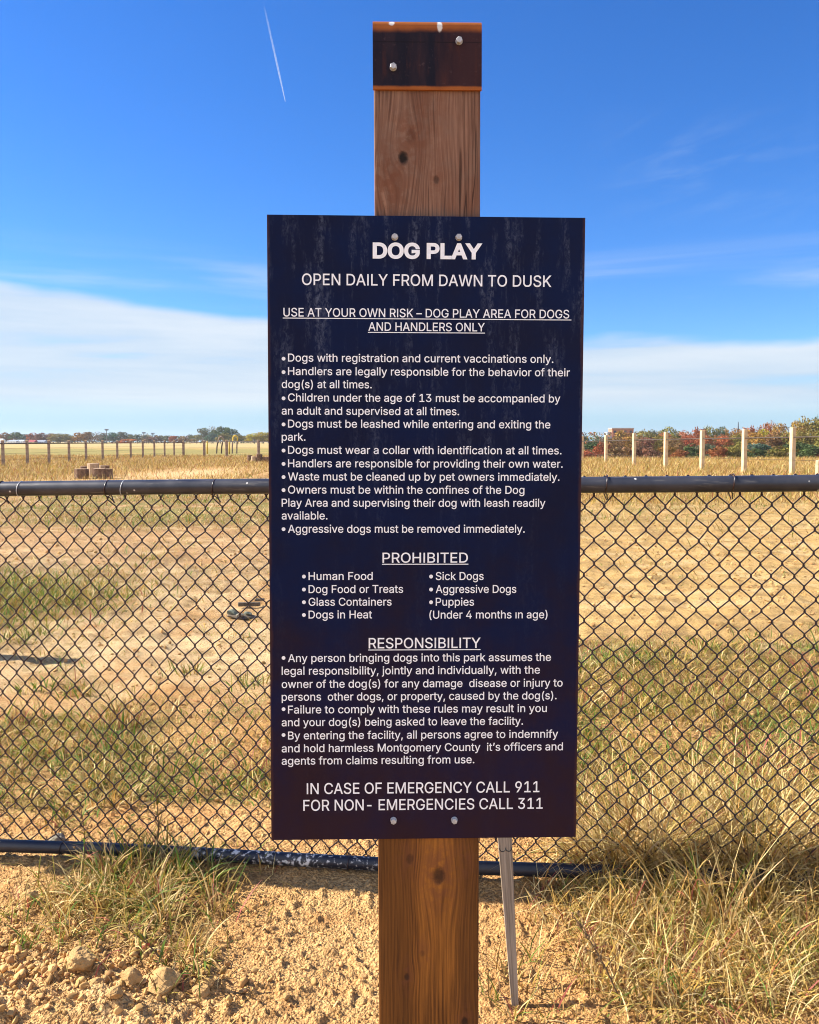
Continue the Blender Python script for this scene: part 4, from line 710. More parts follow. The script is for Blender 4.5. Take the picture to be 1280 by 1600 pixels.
"d":[424,[[[195,-8,219,-8,164,-8],[111,16,136,0,87,32],[55,84,68,55,41,114],[34,189,34,149,34,229],[55,293,41,263,69,322],[112,361,88,345,136,376],[196,384,164,384,219,384],[253,373,238,381,268,365],[287,346,279,356,296,336],[306,319,302,327,308,319],[311,319,309,319,311,382],[311,509,311,446,331,509],[372,509,351,509,372,339],[372,0,372,170,352,0],[313,0,332,0,313,20],[313,59,313,39,311,59],[307,59,309,59,302,51],[287,31,295,42,278,21],[252,4,267,12,238,-4]],[[205,47,181,47,227,47],[263,65,247,53,279,77],[299,115,291,94,308,136],[312,189,312,161,312,217],[300,263,308,242,292,284],[263,312,279,300,247,324],[205,330,228,330,181,330],[145,311,161,324,129,299],[108,261,116,282,100,240],[96,189,96,216,96,162],[109,117,100,138,117,95],[145,66,129,78,161,53]]]],
"e":[404,[[[212,-8,238,-8,175,-8],[117,16,143,0,90,33],[56,85,70,56,41,114],[34,187,34,148,34,226],[55,290,41,260,69,319],[115,359,89,343,141,376],[205,384,171,384,226,384],[266,374,246,381,285,367],[319,341,303,356,335,326],[357,282,348,306,366,258],[371,194,371,228,371,186],[371,169,371,178,272,169],[75,169,174,169,75,187],[75,221,75,204,163,221],[338,221,250,221,329,215],[310,202,319,208,310,227],[298,269,306,249,290,288],[263,314,278,303,247,325],[205,330,228,330,182,330],[146,313,163,325,130,302],[109,270,118,288,100,251],[96,211,96,232,96,200],[96,178,96,189,96,150],[110,106,101,126,120,87],[151,61,134,72,168,51],[212,46,189,46,228,46],[254,53,241,48,266,57],[285,73,277,64,294,82],[306,105,301,93,325,101],[365,91,345,96,359,71],[335,39,349,54,321,24],[283,4,303,13,262,-4]]]],
"f":[254,[[[228,379,154,379,228,362],[228,327,228,344,154,327],[6,327,80,327,6,344],[6,379,6,362,80,379]],[[81,0,101,0,81,144],[81,432,81,288,81,453],[96,486,86,471,106,500],[135,519,119,511,152,526],[187,530,169,530,201,530],[222,527,213,529,232,525],[243,521,238,523,238,503],[227,468,233,486,224,470],[215,472,220,471,210,473],[195,474,203,474,176,474],[154,460,163,469,146,451],[142,419,142,437,142,279],[142,0,142,140,121,0]]]],
"g":[425,[[[207,-151,238,-151,179,-151],[134,-140,155,-147,113,-132],[82,-110,96,-123,69,-98],[51,-69,58,-84,67,-60],[101,-41,84,-50,107,-49],[122,-66,113,-57,130,-75],[154,-88,141,-82,168,-94],[207,-97,186,-97,238,-97],[282,-75,263,-90,302,-60],[311,-6,311,-37,311,19],[311,68,311,44,310,68],[306,68,308,68,301,60],[287,41,295,51,278,32],[252,16,267,23,238,8],[195,5,219,5,164,5],[113,27,137,12,88,41],[55,90,69,62,41,118],[34,191,34,152,34,230],[55,293,41,264,69,322],[112,361,88,345,137,376],[196,384,165,384,220,384],[253,373,239,381,268,365],[288,346,280,356,297,336],[308,319,303,327,309,319],[313,319,311,319,313,339],[313,379,313,359,333,379],[372,379,353,379,372,250],[372,-9,372,121,372,-42],[350,-90,365,-69,335,-111],[291,-136,316,-126,266,-146]],[[205,59,181,59,228,59],[264,75,248,64,280,86],[300,121,292,101,308,141],[312,193,312,165,312,220],[300,264,308,243,292,284],[264,312,280,301,248,324],[205,330,228,330,181,330],[145,312,161,324,129,299],[109,262,117,283,100,242],[96,193,96,219,96,166],[109,123,100,143,117,103],[145,76,129,87,162,65]]]],
"h":[410,[[[114,227,114,249,114,151],[114,0,114,76,93,0],[53,0,73,0,53,170],[53,509,53,339,73,509],[114,509,93,509,114,435],[114,287,114,361,110,287],[102,287,106,287,114,322],[152,362,131,347,174,377],[227,384,199,384,253,384],[295,369,276,379,315,358],[341,321,330,342,352,299],[357,240,357,273,357,160],[357,0,357,80,337,0],[296,0,316,0,296,78],[296,235,296,157,296,265],[273,304,288,288,258,321],[210,329,237,329,192,329],[161,317,175,325,146,309],[126,283,135,298,118,267]]]],
"i":[167,[[[53,0,73,0,53,126],[53,379,53,253,73,379],[114,379,93,379,114,253],[114,0,114,126,93,0]],[[84,443,95,443,72,443],[54,455,62,447,45,462],[41,483,41,472,41,494],[54,512,45,504,62,520],[84,524,72,524,95,524],[114,512,106,520,122,504],[126,483,126,494,126,472],[114,455,122,462,106,447]]]],
"j":[167,[[[53,379,53,243,73,379],[114,379,93,379,114,243],[114,-30,114,106,114,-53],[102,-90,110,-73,93,-107],[65,-129,81,-120,48,-138],[4,-143,28,-143,-1,-143],[-10,-143,-5,-143,-10,-124],[-10,-87,-10,-105,-6,-87],[2,-87,-2,-87,20,-87],[40,-72,32,-82,49,-62],[53,-29,53,-48,53,107]],[[83,443,95,443,72,443],[53,455,62,447,45,462],[41,483,41,472,41,494],[53,512,45,504,62,520],[83,524,72,524,95,524],[114,512,105,520,122,504],[126,483,126,494,126,472],[114,455,122,462,105,447]]]],
"k":[381,[[[110,137,132,158,110,162],[110,212,110,187,113,212],[121,212,117,212,175,268],[284,379,230,323,310,379],[360,379,335,379,301,319],[184,199,243,259,182,199],[177,199,179,199,155,178]],[[53,0,73,0,53,170],[53,509,53,339,73,509],[114,509,93,509,114,339],[114,0,114,170,93,0]],[[294,0,320,0,245,62],[148,186,197,124,162,200],[191,229,177,214,252,152],[372,0,312,76,346,0]]]],
"m":[610,[[[53,0,73,0,53,126],[53,379,53,253,72,379],[112,379,92,379,112,351],[112,295,112,323,111,295],[108,295,109,295,113,316],[132,346,121,332,144,359],[172,376,157,369,187,383],[219,386,203,386,247,386],[287,361,270,378,305,344],[321,295,316,322,318,295],[312,295,315,295,317,313],[337,343,325,329,349,357],[381,375,364,367,398,382],[437,386,416,386,459,386],[497,372,479,381,515,362],[541,328,530,348,551,309],[557,255,557,285,557,170],[557,0,557,85,536,0],[496,0,516,0,496,85],[496,254,496,169,496,281],[473,313,488,301,457,325],[419,330,439,330,402,330],[374,320,387,327,362,313],[345,290,352,303,339,278],[335,247,335,263,335,165],[335,0,335,82,315,0],[274,0,295,0,274,87],[274,260,274,173,274,281],[253,311,267,298,239,324],[199,330,221,330,185,330],[158,320,171,327,144,313],[126,289,134,303,118,276],[114,238,114,258,114,159],[114,0,114,79,93,0]]]],
"n":[410,[[[114,227,114,249,114,151],[114,0,114,76,93,0],[53,0,73,0,53,126],[53,379,53,253,72,379],[112,379,92,379,112,349],[112,287,112,318,109,287],[102,287,106,287,114,322],[152,362,131,347,174,377],[227,384,199,384,253,384],[295,369,276,379,314,358],[341,321,330,342,352,299],[357,240,357,273,357,160],[357,0,357,80,337,0],[296,0,316,0,296,78],[296,235,296,157,296,265],[273,304,288,288,258,321],[210,329,237,329,192,329],[161,317,175,325,146,309],[126,283,135,298,118,267]]]],
"o":[415,[[[207,-8,242,-8,173,-8],[117,16,143,0,91,33],[56,85,71,56,41,114],[34,187,34,149,34,227],[56,291,41,262,71,321],[117,360,91,343,143,376],[207,384,173,384,242,384],[299,360,273,376,325,343],[359,291,345,321,374,262],[381,187,381,227,381,149],[359,85,374,114,345,56],[299,16,325,33,273,0]],[[207,46,182,46,233,46],[270,66,254,53,287,79],[307,117,299,96,315,139],[319,187,319,162,319,213],[307,258,315,236,299,280],[270,310,287,297,254,323],[207,330,233,330,182,330],[145,310,161,323,129,297],[108,258,116,280,100,237],[96,187,96,213,96,162],[108,117,100,139,116,96],[145,66,129,79,161,53]]]],
"p":[424,[[[53,-143,73,-143,53,31],[53,379,53,205,72,379],[112,379,92,379,112,359],[112,319,112,339,114,319],[118,319,116,319,123,327],[137,346,129,336,145,356],[171,373,157,365,186,381],[229,384,205,384,261,384],[313,361,289,376,337,345],[370,293,356,322,383,263],[390,189,390,229,390,149],[370,84,383,114,356,55],[313,16,337,32,289,0],[229,-8,261,-8,206,-8],[173,4,187,-4,158,12],[138,31,146,21,130,42],[118,59,123,51,117,59],[114,59,115,59,114,-8],[114,-143,114,-76,93,-143]],[[220,47,197,47,244,47],[279,66,263,53,295,78],[316,117,308,95,324,138],[328,189,328,162,328,216],[316,261,324,240,308,282],[280,311,296,299,264,324],[220,330,244,330,197,330],[161,312,177,324,145,300],[125,263,133,284,117,242],[113,189,113,217,113,161],[125,115,117,136,133,94],[162,65,146,77,178,53]]]],
"r":[259,[[[53,0,73,0,53,126],[53,379,53,253,72,379],[112,379,92,379,112,360],[112,321,112,340,113,321],[115,321,114,321,122,340],[152,367,135,355,170,379],[213,385,190,385,218,385],[229,384,223,385,235,384],[243,384,240,384,243,363],[243,322,243,343,242,323],[230,324,237,323,223,325],[207,326,215,326,189,326],[159,315,173,322,145,307],[126,284,134,297,118,270],[114,237,114,255,114,158],[114,0,114,79,93,0]]]],
"s":[365,[[[182,-8,211,-8,156,-8],[112,3,133,-4,92,11],[62,38,75,23,49,53],[36,94,40,72,55,98],[94,107,74,102,99,86],[124,60,109,70,139,50],[181,45,158,45,208,45],[244,62,229,51,260,74],[268,103,268,87,268,116],[254,136,263,127,245,144],[212,155,231,151,191,160],[149,170,170,165,115,178],[72,208,89,191,55,225],[47,274,47,247,47,296],[65,332,53,315,77,348],[115,370,94,361,136,380],[187,384,160,384,213,384],[254,372,235,380,272,365],[299,339,287,353,310,325],[324,290,319,309,305,286],[268,277,287,281,263,292],[243,316,255,304,230,327],[187,333,212,333,165,333],[131,317,146,327,116,306],[109,277,109,293,109,263],[124,243,114,252,134,235],[172,223,150,228,191,218],[229,209,210,214,264,201],[306,171,290,188,323,154],[331,107,331,133,331,84],[312,47,325,64,300,30],[260,6,282,16,237,-3]]]],
"t":[227,[[[204,379,138,379,204,362],[204,327,204,344,138,327],[6,327,72,327,6,344],[6,379,6,362,72,379]],[[65,471,65,345,85,471],[126,471,106,471,126,347],[126,98,126,222,126,81],[136,61,129,69,143,54],[170,50,154,50,174,50],[185,51,179,50,191,52],[202,54,197,53,206,36],[213,2,209,19,207,0],[192,-3,200,-2,184,-4],[168,-4,176,-4,136,-4],[92,21,110,4,74,38],[65,93,65,62,65,219]]]],
"u":[410,[[[182,-5,211,-5,157,-5],[115,11,134,0,95,21],[69,59,80,37,58,80],[53,139,53,107,53,219],[53,379,53,299,73,379],[114,379,93,379,114,301],[114,144,114,222,114,114],[137,75,121,91,152,58],[200,50,173,50,218,50],[249,62,235,54,264,70],[283,97,275,81,292,112],[296,153,296,131,296,228],[296,379,296,304,316,379],[357,379,337,379,357,253],[357,0,357,126,337,0],[298,0,318,0,298,31],[298,92,298,61,301,92],[307,92,304,92,295,57],[257,17,279,32,235,2]]]],
"v":[389,[[[163,0,184,0,114,126],[17,379,66,253,40,379],[84,379,62,379,111,305],[165,155,138,230,174,132],[187,87,181,110,193,64],[206,21,199,42,198,21],[184,21,191,21,191,42],[203,87,197,64,209,110],[224,155,216,132,251,230],[305,379,278,305,327,379],[371,379,349,379,323,253],[226,0,275,126,205,0]]]],
"w":[567,[[[138,0,158,0,99,126],[23,379,61,253,44,379],[87,379,66,379,103,324],[133,214,118,269,140,191],[154,137,147,165,161,108],[175,41,168,76,172,41],[165,41,168,41,172,75],[186,135,179,106,193,163],[206,214,199,190,221,269],[252,379,237,324,273,379],[316,379,295,379,332,324],[362,214,347,269,368,190],[382,136,375,164,388,107],[402,41,395,76,399,41],[391,41,395,41,399,75],[413,135,406,107,420,164],[434,214,427,190,449,269],[480,379,465,324,502,379],[545,379,523,379,506,253],[429,0,468,126,409,0],[368,0,389,0,352,57],[319,172,335,114,314,189],[305,225,309,207,300,243],[291,280,295,261,286,299],[277,338,281,318,281,338],[291,338,286,338,286,319],[277,280,281,299,272,261],[263,225,267,243,258,206],[248,172,253,189,231,114],[199,0,215,57,178,0]]]],
"x":[379,[[[21,0,44,0,71,73],[171,218,121,145,171,202],[171,171,171,187,124,240],[29,379,76,310,52,379],[100,379,76,379,116,355],[147,306,132,330,160,287],[179,253,170,270,188,237],[207,206,198,221,197,206],[175,206,186,206,185,221],[202,253,194,237,211,270],[233,306,221,287,249,330],[282,379,266,355,305,379],[352,379,328,379,304,309],[209,169,256,239,209,184],[209,214,209,199,258,143],[358,0,308,71,334,0],[287,0,310,0,268,28],[231,85,249,57,219,103],[200,136,209,120,191,152],[173,182,182,167,183,182],[205,182,194,182,195,167],[178,136,186,152,170,120],[148,85,160,103,129,57],[91,0,110,28,68,0]]]],
"y":[389,[[[47,-139,51,-140,52,-121],[61,-86,57,-103,65,-86],[71,-87,68,-87,83,-90],[104,-89,94,-91,114,-87],[130,-74,122,-82,138,-66],[151,-36,145,-53,155,-24],[163,-1,159,-13,114,126],[17,379,66,252,40,379],[84,379,62,379,111,305],[165,155,138,230,174,132],[187,87,181,109,193,64],[206,21,199,42,198,21],[184,21,191,21,190,42],[202,87,196,64,209,110],[224,155,216,132,251,230],[305,379,278,305,327,379],[371,379,349,379,316,234],[204,-58,260,88,196,-78],[177,-107,187,-94,166,-120],[139,-136,153,-129,125,-142],[91,-145,109,-145,81,-145],[65,-143,72,-144,57,-142]]]],
"ı":[167,[[[53,0,73,0,53,126],[53,379,53,253,73,379],[114,379,93,379,114,253],[114,0,114,126,93,0]]]],
"–":[350,[[[350,244,233,244,350,226],[350,188,350,207,233,188],[0,188,117,188,0,207],[0,244,0,226,117,244]]]],
"’":[177,[[[52,318,67,318,62,382],[82,509,72,445,105,509],[151,509,128,509,133,445],[98,318,116,382,83,318]]]]}
SPACE = 190
stem = 62
GL['I'] = [62+2*66, [[[66, 0]*3, [128, 0]*3, [128, 505]*3, [66, 505]*3]]]
GL['l'] = [58+2*52, [[[52, 0]*3, [110, 0]*3, [110, 528]*3, [52, 528]*3]]]
CAPH = 505.0
from mathutils.geometry import delaunay_2d_cdt
CUT = {}
def glyph_tris(ch, grow):
    """Outline -> triangles, by winding number, the outline first grown by `grow` units."""
    if (ch, grow) in CUT: return CUT[(ch, grow)]
    V, E, polys = [], [], []
    for s_ in GL[ch][1]:
        pts = []
        for p, q in zip(s_, s_[1:]+s_[:1]):
            a, b1, b2, c = (np.array(k, float) for k in (p[0:2], p[4:6], q[2:4], q[0:2]))
            flat = np.abs(np.cross(np.append(b1-a, 0), np.append(c-a, 0))[2]) + np.abs(np.cross(np.append(b2-a, 0), np.append(c-a, 0))[2]) < 1.0
            for t in ([0.0] if flat else [0.0, 0.34, 0.67]):
                pts.append((1-t)**3*a + 3*t*(1-t)**2*b1 + 3*t*t*(1-t)*b2 + t**3*c)
        P = np.array(pts); keep = np.linalg.norm(P-np.roll(P, 1, 0), axis=1) > 0.5; P = P[keep]
        if grow:
            e = np.roll(P, -1, 0)-P; e /= np.linalg.norm(e, axis=1, keepdims=True); n = np.stack([e[:, 1], -e[:, 0]], 1)
            m = n + np.roll(n, 1, 0); d = np.maximum((m*m).sum(1)/2, 0.35)[:, None]; P = P + ORIENT*grow*m/d
        polys.append(P); o = len(V); V += [Vector((x, y)) for x, y in P]; E += [(o+i, o+(i+1) % len(P)) for i in range(len(P))]
    v, _, f, *_ = delaunay_2d_cdt(V, E, [], 0, 1e-4)
    v = np.array([k[:] for k in v]); f = np.array([list(k) for k in f]); c = v[f].mean(1); wn = np.zeros(len(f))
    for P in polys:
        Q = np.roll(P, -1, 0)
        for (x0, y0), (x1, y1) in zip(P, Q):
            cr = (x1-x0)*(c[:, 1]-y0) - (c[:, 0]-x0)*(y1-y0)
            wn += ((y0 <= c[:, 1]) & (y1 > c[:, 1]) & (cr > 0)).astype(int) - ((y0 > c[:, 1]) & (y1 <= c[:, 1]) & (cr < 0)).astype(int)
    CUT[(ch, grow)] = (v, f[np.abs(wn) > 0.5]); return CUT[(ch, grow)]
def area(s_): P = np.array([p[0:2] for p in s_], float); Q = np.roll(P, -1, 0); return (P[:, 0]*Q[:, 1]-P[:, 1]*Q[:, 0]).sum()
ORIENT = 1.0 if area(GL['T'][1][0]) > 0 else -1.0
for ch in ('I', 'l'):
    if area(GL[ch][1][0])*ORIENT < 0: GL[ch][1][0].reverse()
def adv(t): return sum(SPACE if c == ' ' else GL[c][0] for c in t)
def ink_bounds(t):                                       # left and right side bearings of a line
    f = GL[t[0]][1]; l = min(p[0] for s_ in f for p in s_)
    g = GL[t[-1]][1]; r = GL[t[-1]][0] - max(p[0] for s_ in g for p in s_)
    return l, r
class Ink: pass
def push(c, V, F): c.F.append(np.asarray(F)+c.n); c.V.append(np.asarray(V, float)); c.n += len(V)
def add_line(c, t, x0, x1, base_y, cap_px):
    """One line of lettering between photo columns x0 and x1 on the given baseline."""
    ua, va = uv(x0, base_y); ub, vb = uv(x1, base_y); vc = (va+vb)/2; g = c.grow
    _, vt = uv((x0+x1)/2, base_y-cap_px); sy = (vt-vc)/(CAPH+2*g)
    l, r = ink_bounds(t); tot = adv(t)-l-r+2*g; sx = (ub-ua)/tot; pen = g-l
    for ch in t:
        if ch == ' ': pen += SPACE; continue
        v, f = glyph_tris(ch, g)
        push(c, np.stack([ua+(pen+v[:, 0])*sx, vc+(v[:, 1]+g)*sy], 1), f); pen += GL[ch][0]
def add_dot(c, px, py, rpx):
    a, b_ = uv(px, py); a2, _ = uv(px+rpx, py); r = a2-a; an = np.arange(14)*2*np.pi/14
    push(c, np.concatenate([[[a, b_]], np.stack([a+r*np.cos(an), b_+r*np.sin(an)], 1)]), [[0, 1+k, 1+(k+1) % 14] for k in range(14)])
def add_rule(c, x0, x1, py, tpx):
    a, va = uv(x0, py); b_, vb = uv(x1, py); _, v2 = uv((x0+x1)/2, py+tpx); v1_ = (va+vb)/2
    push(c, [(a, v2), (b_, v2), (b_, v1_), (a, v1_)], [[0, 1, 2], [0, 2, 3]])
def lettering(name, build, grow=0.0):
    c = Ink(); c.V, c.F, c.n, c.grow = [], [], 0, grow; build(c)
    V = np.concatenate(c.V); V = np.stack([V[:, 0], np.zeros(len(V)), V[:, 1]], 1)
    return link(name, mesh_np(name, V, [np.concatenate(c.F)]), m_ink, panel, (0, -0.0003, 0))
def bl(cu, base, t, x1): add_dot(cu, 443.2, base-5.6, 3.0); add_line(cu, t, 450.2, x1, base, 12.3)
def ln(cu, base, t, x1, x0=440.3): add_line(cu, t, x0, x1, base, 12.3)
lettering('title_lettering', lambda c: add_line(c, 'DOG PLAY', 582.5, 752.5, 404.7, 25.0), 34.0)
lettering('hours_lettering', lambda c: add_line(c, 'OPEN DAILY FROM DAWN TO DUSK', 472, 861.5, 446.8, 17.8), 5.0)
def risk(c):
    add_line(c, 'USE AT YOUR OWN RISK – DOG PLAY AREA FOR DOGS', 443, 889.5, 496.0, 13.4); add_rule(c, 442, 893, 497.8, 1.25)
    add_line(c, 'AND HANDLERS ONLY', 575.8, 757.5, 517.3, 13.2); add_rule(c, 575, 758, 519.2, 1.25)
lettering('risk_lettering', risk, 5.5)
def rules(c):
    bl(c, 566.0, 'Dogs with registration and current vaccinations only.', 864.8)
    bl(c, 587.0, 'Handlers are legally responsıble for the behavior of their', 890.5)
    ln(c, 606.5, 'dog(s) at all times.', 581)
    bl(c, 628.0, 'Children under the age of 13 must be accompanied by', 875.5)
    ln(c, 648.3, 'an adult and supervised at all times.', 717.5)
    bl(c, 668.7, 'Dogs must be leashed while entering and exiting the', 860)
    ln(c, 688.6, 'park.', 477.5)
    bl(c, 709.5, 'Dogs must wear a collar with identification at all times.', 877.5)
    bl(c, 730.4, 'Handlers are responsible for providing their own water.', 879.3)
    bl(c, 751.0, 'Waste must be cleaned up by pet owners immediately.', 874.3)
    bl(c, 771.4, 'Owners must be within the confines of the Dog', 819.5)
    ln(c, 791.8, 'Play Area and supervising their dog with leash readily', 852.3)
    ln(c, 811.7, 'available.', 511.8)
    bl(c, 832.4, 'Aggressive dogs must be removed immediately.', 820)
lettering('rules_lettering', rules, 5.5)
def prohibited(c):
    add_line(c, 'PROHIBITED', 597.8, 731.2, 879.2, 15.6); add_rule(c, 597, 732, 880.9, 1.3)
    for k, (t, x1) in enumerate((('Human Food', 582.5), ('Dog Food or Treats', 630), ('Glass Containers', 612), ('Dogs in Heat', 581.5))):
        by = (906.2, 926.5, 946.4, 966.3)[k]; add_dot(c, 475, by-5.4, 3.0); add_line(c, t, 482.3, x1, by, 12.3)
    for k, (t, x1) in enumerate((('Sick Dogs', 755.8), ('Aggressive Dogs', 806.8), ('Puppies', 740.8))):
        by = (906.2, 926.5, 946.4)[k]; add_dot(c, 673.7, by-5.4, 3.0); add_line(c, t, 681, x1, by, 12.3)
    add_line(c, '(Under 4 months ın age)', 671, 855.5, 966.3, 12.3)
lettering('prohibited_lettering', prohibited, 5.5)
def respons(c):
    add_line(c, 'RESPONSIBILITY', 576.2, 750.8, 1012.8, 16.2); add_rule(c, 575.5, 751, 1014.6, 1.3)
    bl(c, 1033.6, 'Any person bringing dogs into this park assumes the', 861)
    ln(c, 1053.5, 'legal responsibility, jointly and individually, with the', 843.8)
    ln(c, 1073.9, 'owner of the dog(s) for any damage  disease or injury to', 879.2)
    ln(c, 1093.8, 'persons  other dogs, or property, caused by the dog(s).', 869.8)
    bl(c, 1113.7, 'Failure to comply with these rules may result in you', 854.5)
    ln(c, 1133.6, 'and your dog(s) being asked to leave the facility.', 817.3)
    bl(c, 1154.0, 'By entering the facility, all persons agree to indemnify', 872)
    ln(c, 1173.9, 'and hold harmless Montgomery County  it’s officers and', 879.6)
    ln(c, 1193.8, 'agents from claims resulting from use.', 741.3)
lettering('responsibility_lettering', respons, 5.5)
def emerg(c):
    add_line(c, 'IN CASE OF EMERGENCY CALL 911', 479.5, 843, 1239.3, 17.0); add_line(c, 'FOR NON- EMERGENCIES CALL 311', 474, 848, 1265.3, 17.0)
lettering('emergency_lettering', emerg, 5.0)

# ------------------------------------------------------------------ survey stake
m_stake, h = principled('grey_lath', 0.85, 0.2)
X, Y, Z = h.sep(h.obj); gr = h.noise(h.xyz(h.M('MULTIPLY', X, 160.0), h.M('MULTIPLY', Y, 160.0), h.M('MULTIPLY', Z, 5.0)), 1.0, 4, 0.6)
h.L.new(h.mix(h.step(gr, 0.3, 0.7), (0.19, 0.145, 0.10, 1), (0.38, 0.30, 0.22, 1)), h.b.inputs['Base Color']); h.bump(gr, 0.4, 0.002)
q = at(805, 1574, 2.12); top = at(789, 1312, 2.20)
zg = ground_z(q.x, q.y); ax_ = Vector((top.x-q.x, top.y-q.y, top.z-q.z)); L_ = ax_.length + 0.12
t = empty('survey_stake', (q.x, q.y, zg), 'thin grey wooden stake leaning in the dirt right of the signpost', 'stake')
bm = bmesh.new(); box(bm, (0, 0, L_/2-0.05), (0.043, 0.012, L_+0.05), None, 0.0015)
for v in bm.verts:
    if v.co.z < 0.0: v.co.x = v.co.x*0.35
st = bm_obj('shaft', bm, m_stake, t, (0, 0, q.z-zg)); st.rotation_euler = ax_.to_track_quat('Z', 'Y').to_euler()
st.rotation_euler = (Matrix.Rotation(0, 3, 'Z') @ Matrix((( 0,0,0),(0,0,0),(0,0,0)))).to_euler() if False else Vector((0, 0, 1)).rotation_difference(ax_.normalized()).to_euler()
m_mark = plain('black_marker', (0.03, 0.03, 0.03), 0.6, 0.1)
a = np.linspace(0, 1, 9); s1 = ax_.length*0.955
arc1 = [(0.009*math.cos(x_)-0.0085, -0.0066, s1+0.010*math.sin(x_)) for x_ in np.linspace(math.pi, 2*math.pi, 9)]
arc2 = [(0.009*math.cos(x_)+0.0085, -0.0066, s1+0.010*math.sin(x_)) for x_ in np.linspace(math.pi, 2*math.pi, 9)]
v, f = tube_np([arc1, arc2], 0.0011, 5); link('pen_mark', mesh_np('pen_mark', v, [f]), m_mark, st)

# ------------------------------------------------------------------ chain-link fence
zl, zr = 2.97, 2.58
PL, PR = at(0, 764.5, zl), at(1280, 753.5, zr)
fx = Vector((PR.x-PL.x, PR.y-PL.y, 0)); FLEN = fx.length; fx.normalize(); fn = Vector((fx.y, -fx.x, 0))     # fn faces the camera
def fence_sz(px, py):
    p = on_plane(px, py, PL, fn) - PL; return p.dot(fx), p.z + PL.z
def fw(s_, z_, d=0.0): return PL + fx*s_ + Vector((0, 0, z_-PL.z)) + fn*d
slope = (PR.z-PL.z)/FLEN
m_rail, h = principled('black_vinyl_tube', 0.34, 0.5)
X, Y, Z = h.sep(h.obj); n1 = h.noise(h.obj, 8.0, 4, 0.6); n2 = h.noise(h.obj, 75.0, 3, 0.6); n3 = h.noise(h.xyz(h.M('MULTIPLY', X, 9.0), h.M('MULTIPLY', Y, 60.0), h.M('MULTIPLY', Z, 60.0)), 1.0, 4, 0.6)
base = h.mix(h.step(n1, 0.35, 0.7), (0.018, 0.020, 0.031, 1), (0.040, 0.041, 0.052, 1))
base = h.mix(h.M('MULTIPLY', h.step(n3, 0.58, 0.72), 0.55), base, (0.13, 0.12, 0.11, 1))
vo = h.new('ShaderNodeTexVoronoi', feature='F1'); vo.inputs['Scale'].default_value = 34.0; vo.inputs['Randomness'].default_value = 1.0; h.L.new(h.obj, vo.inputs['Vector'])
chip = h.M('MULTIPLY', h.step(h.M('ADD', vo.outputs['Distance'], h.M('MULTIPLY', n2, 0.25)), 0.30, 0.22), h.step(h.sep(vo.outputs['Color'])[0], 0.72, 0.73))
base = h.mix(chip, base, (0.55, 0.53, 0.50, 1))
h.L.new(base, h.b.inputs['Base Color']); h.L.new(h.M('ADD', h.M('MULTIPLY', n1, 0.2), 0.25), h.b.inputs['Roughness'])
m_brail, h = principled('spattered_tube', 0.45, 0.5)
X, Y, Z = h.sep(h.obj); n1 = h.noise(h.obj, 60.0, 4, 0.65); n2 = h.noise(h.obj, 5.0, 3, 0.5); n3 = h.noise(h.obj, 150.0, 3, 0.6)
sp = h.M('MULTIPLY', h.M('MULTIPLY', h.step(X, 0.50, 0.85), h.step(X, 1.52, 1.25)), 1.0)
fleck = h.M('MULTIPLY', h.step(h.M('ADD', n1, h.M('MULTIPLY', h.M('SUBTRACT', n2, 0.5), 0.3)), 0.53, 0.62), sp)
dust = h.M('MULTIPLY', h.step(n2, 0.4, 0.7), 0.25)
base = h.mix(dust, (0.012, 0.014, 0.024, 1), (0.10, 0.085, 0.06, 1)); base = h.mix(fleck, base, (0.60, 0.58, 0.54, 1))
h.L.new(base, h.b.inputs['Base Color'])
m_wire = plain('black_vinyl_wire', (0.026, 0.0085, 0.0075), 0.30, 0.3, 60, 0.6)
t_f = empty('chain_link_fence', fw(FLEN/2, 0.0), 'black chain link fence with pipe rails behind the signpost', 'fence')
t_f.location.z = ground_z(t_f.location.x, t_f.location.y)
off = Vector(t_f.location)
frot = math.atan2(fx.y, fx.x)
def fence_part(name, V, F, mat, smooth=True):            # local axes: x along the fence, origin at PL
    V = np.asarray(V); me = mesh_np(name, V, F, smooth=smooth)
    o = link(name, me, mat, t_f, Vector((PL.x, PL.y, 0)) - off); o.rotation_euler = (0, 0, frot); return o
E0, E1 = -1.6, FLEN+1.6
def zrail(s_): return PL.z + slope*s_
ss = np.linspace(E0, E1, 120)
RT = 0.0265
v, f = tube_np([np.stack([ss, -0.0*ss, zrail(ss)+0.003*np.sin(ss*1.7+0.4)], 1)], RT, 24)
fence_part('top_rail', v, [f], m_rail)
sA, zA = fence_sz(0, 1324); sB, zB = fence_sz(500, 1342); sC, zC = fence_sz(870, 1360)
cf = np.polyfit([sA, sB, sC], [zA, zB, zC], 1)
def zbot(s_): return cf[0]*s_ + cf[1]
v, f = tube_np([np.stack([ss, 0.006*np.sin(ss*2.1), zbot(ss)+0.006*np.sin(ss*2.7+1.0)], 1)], 0.0225, 20)
fence_part('bottom_rail', v, [f], m_brail)
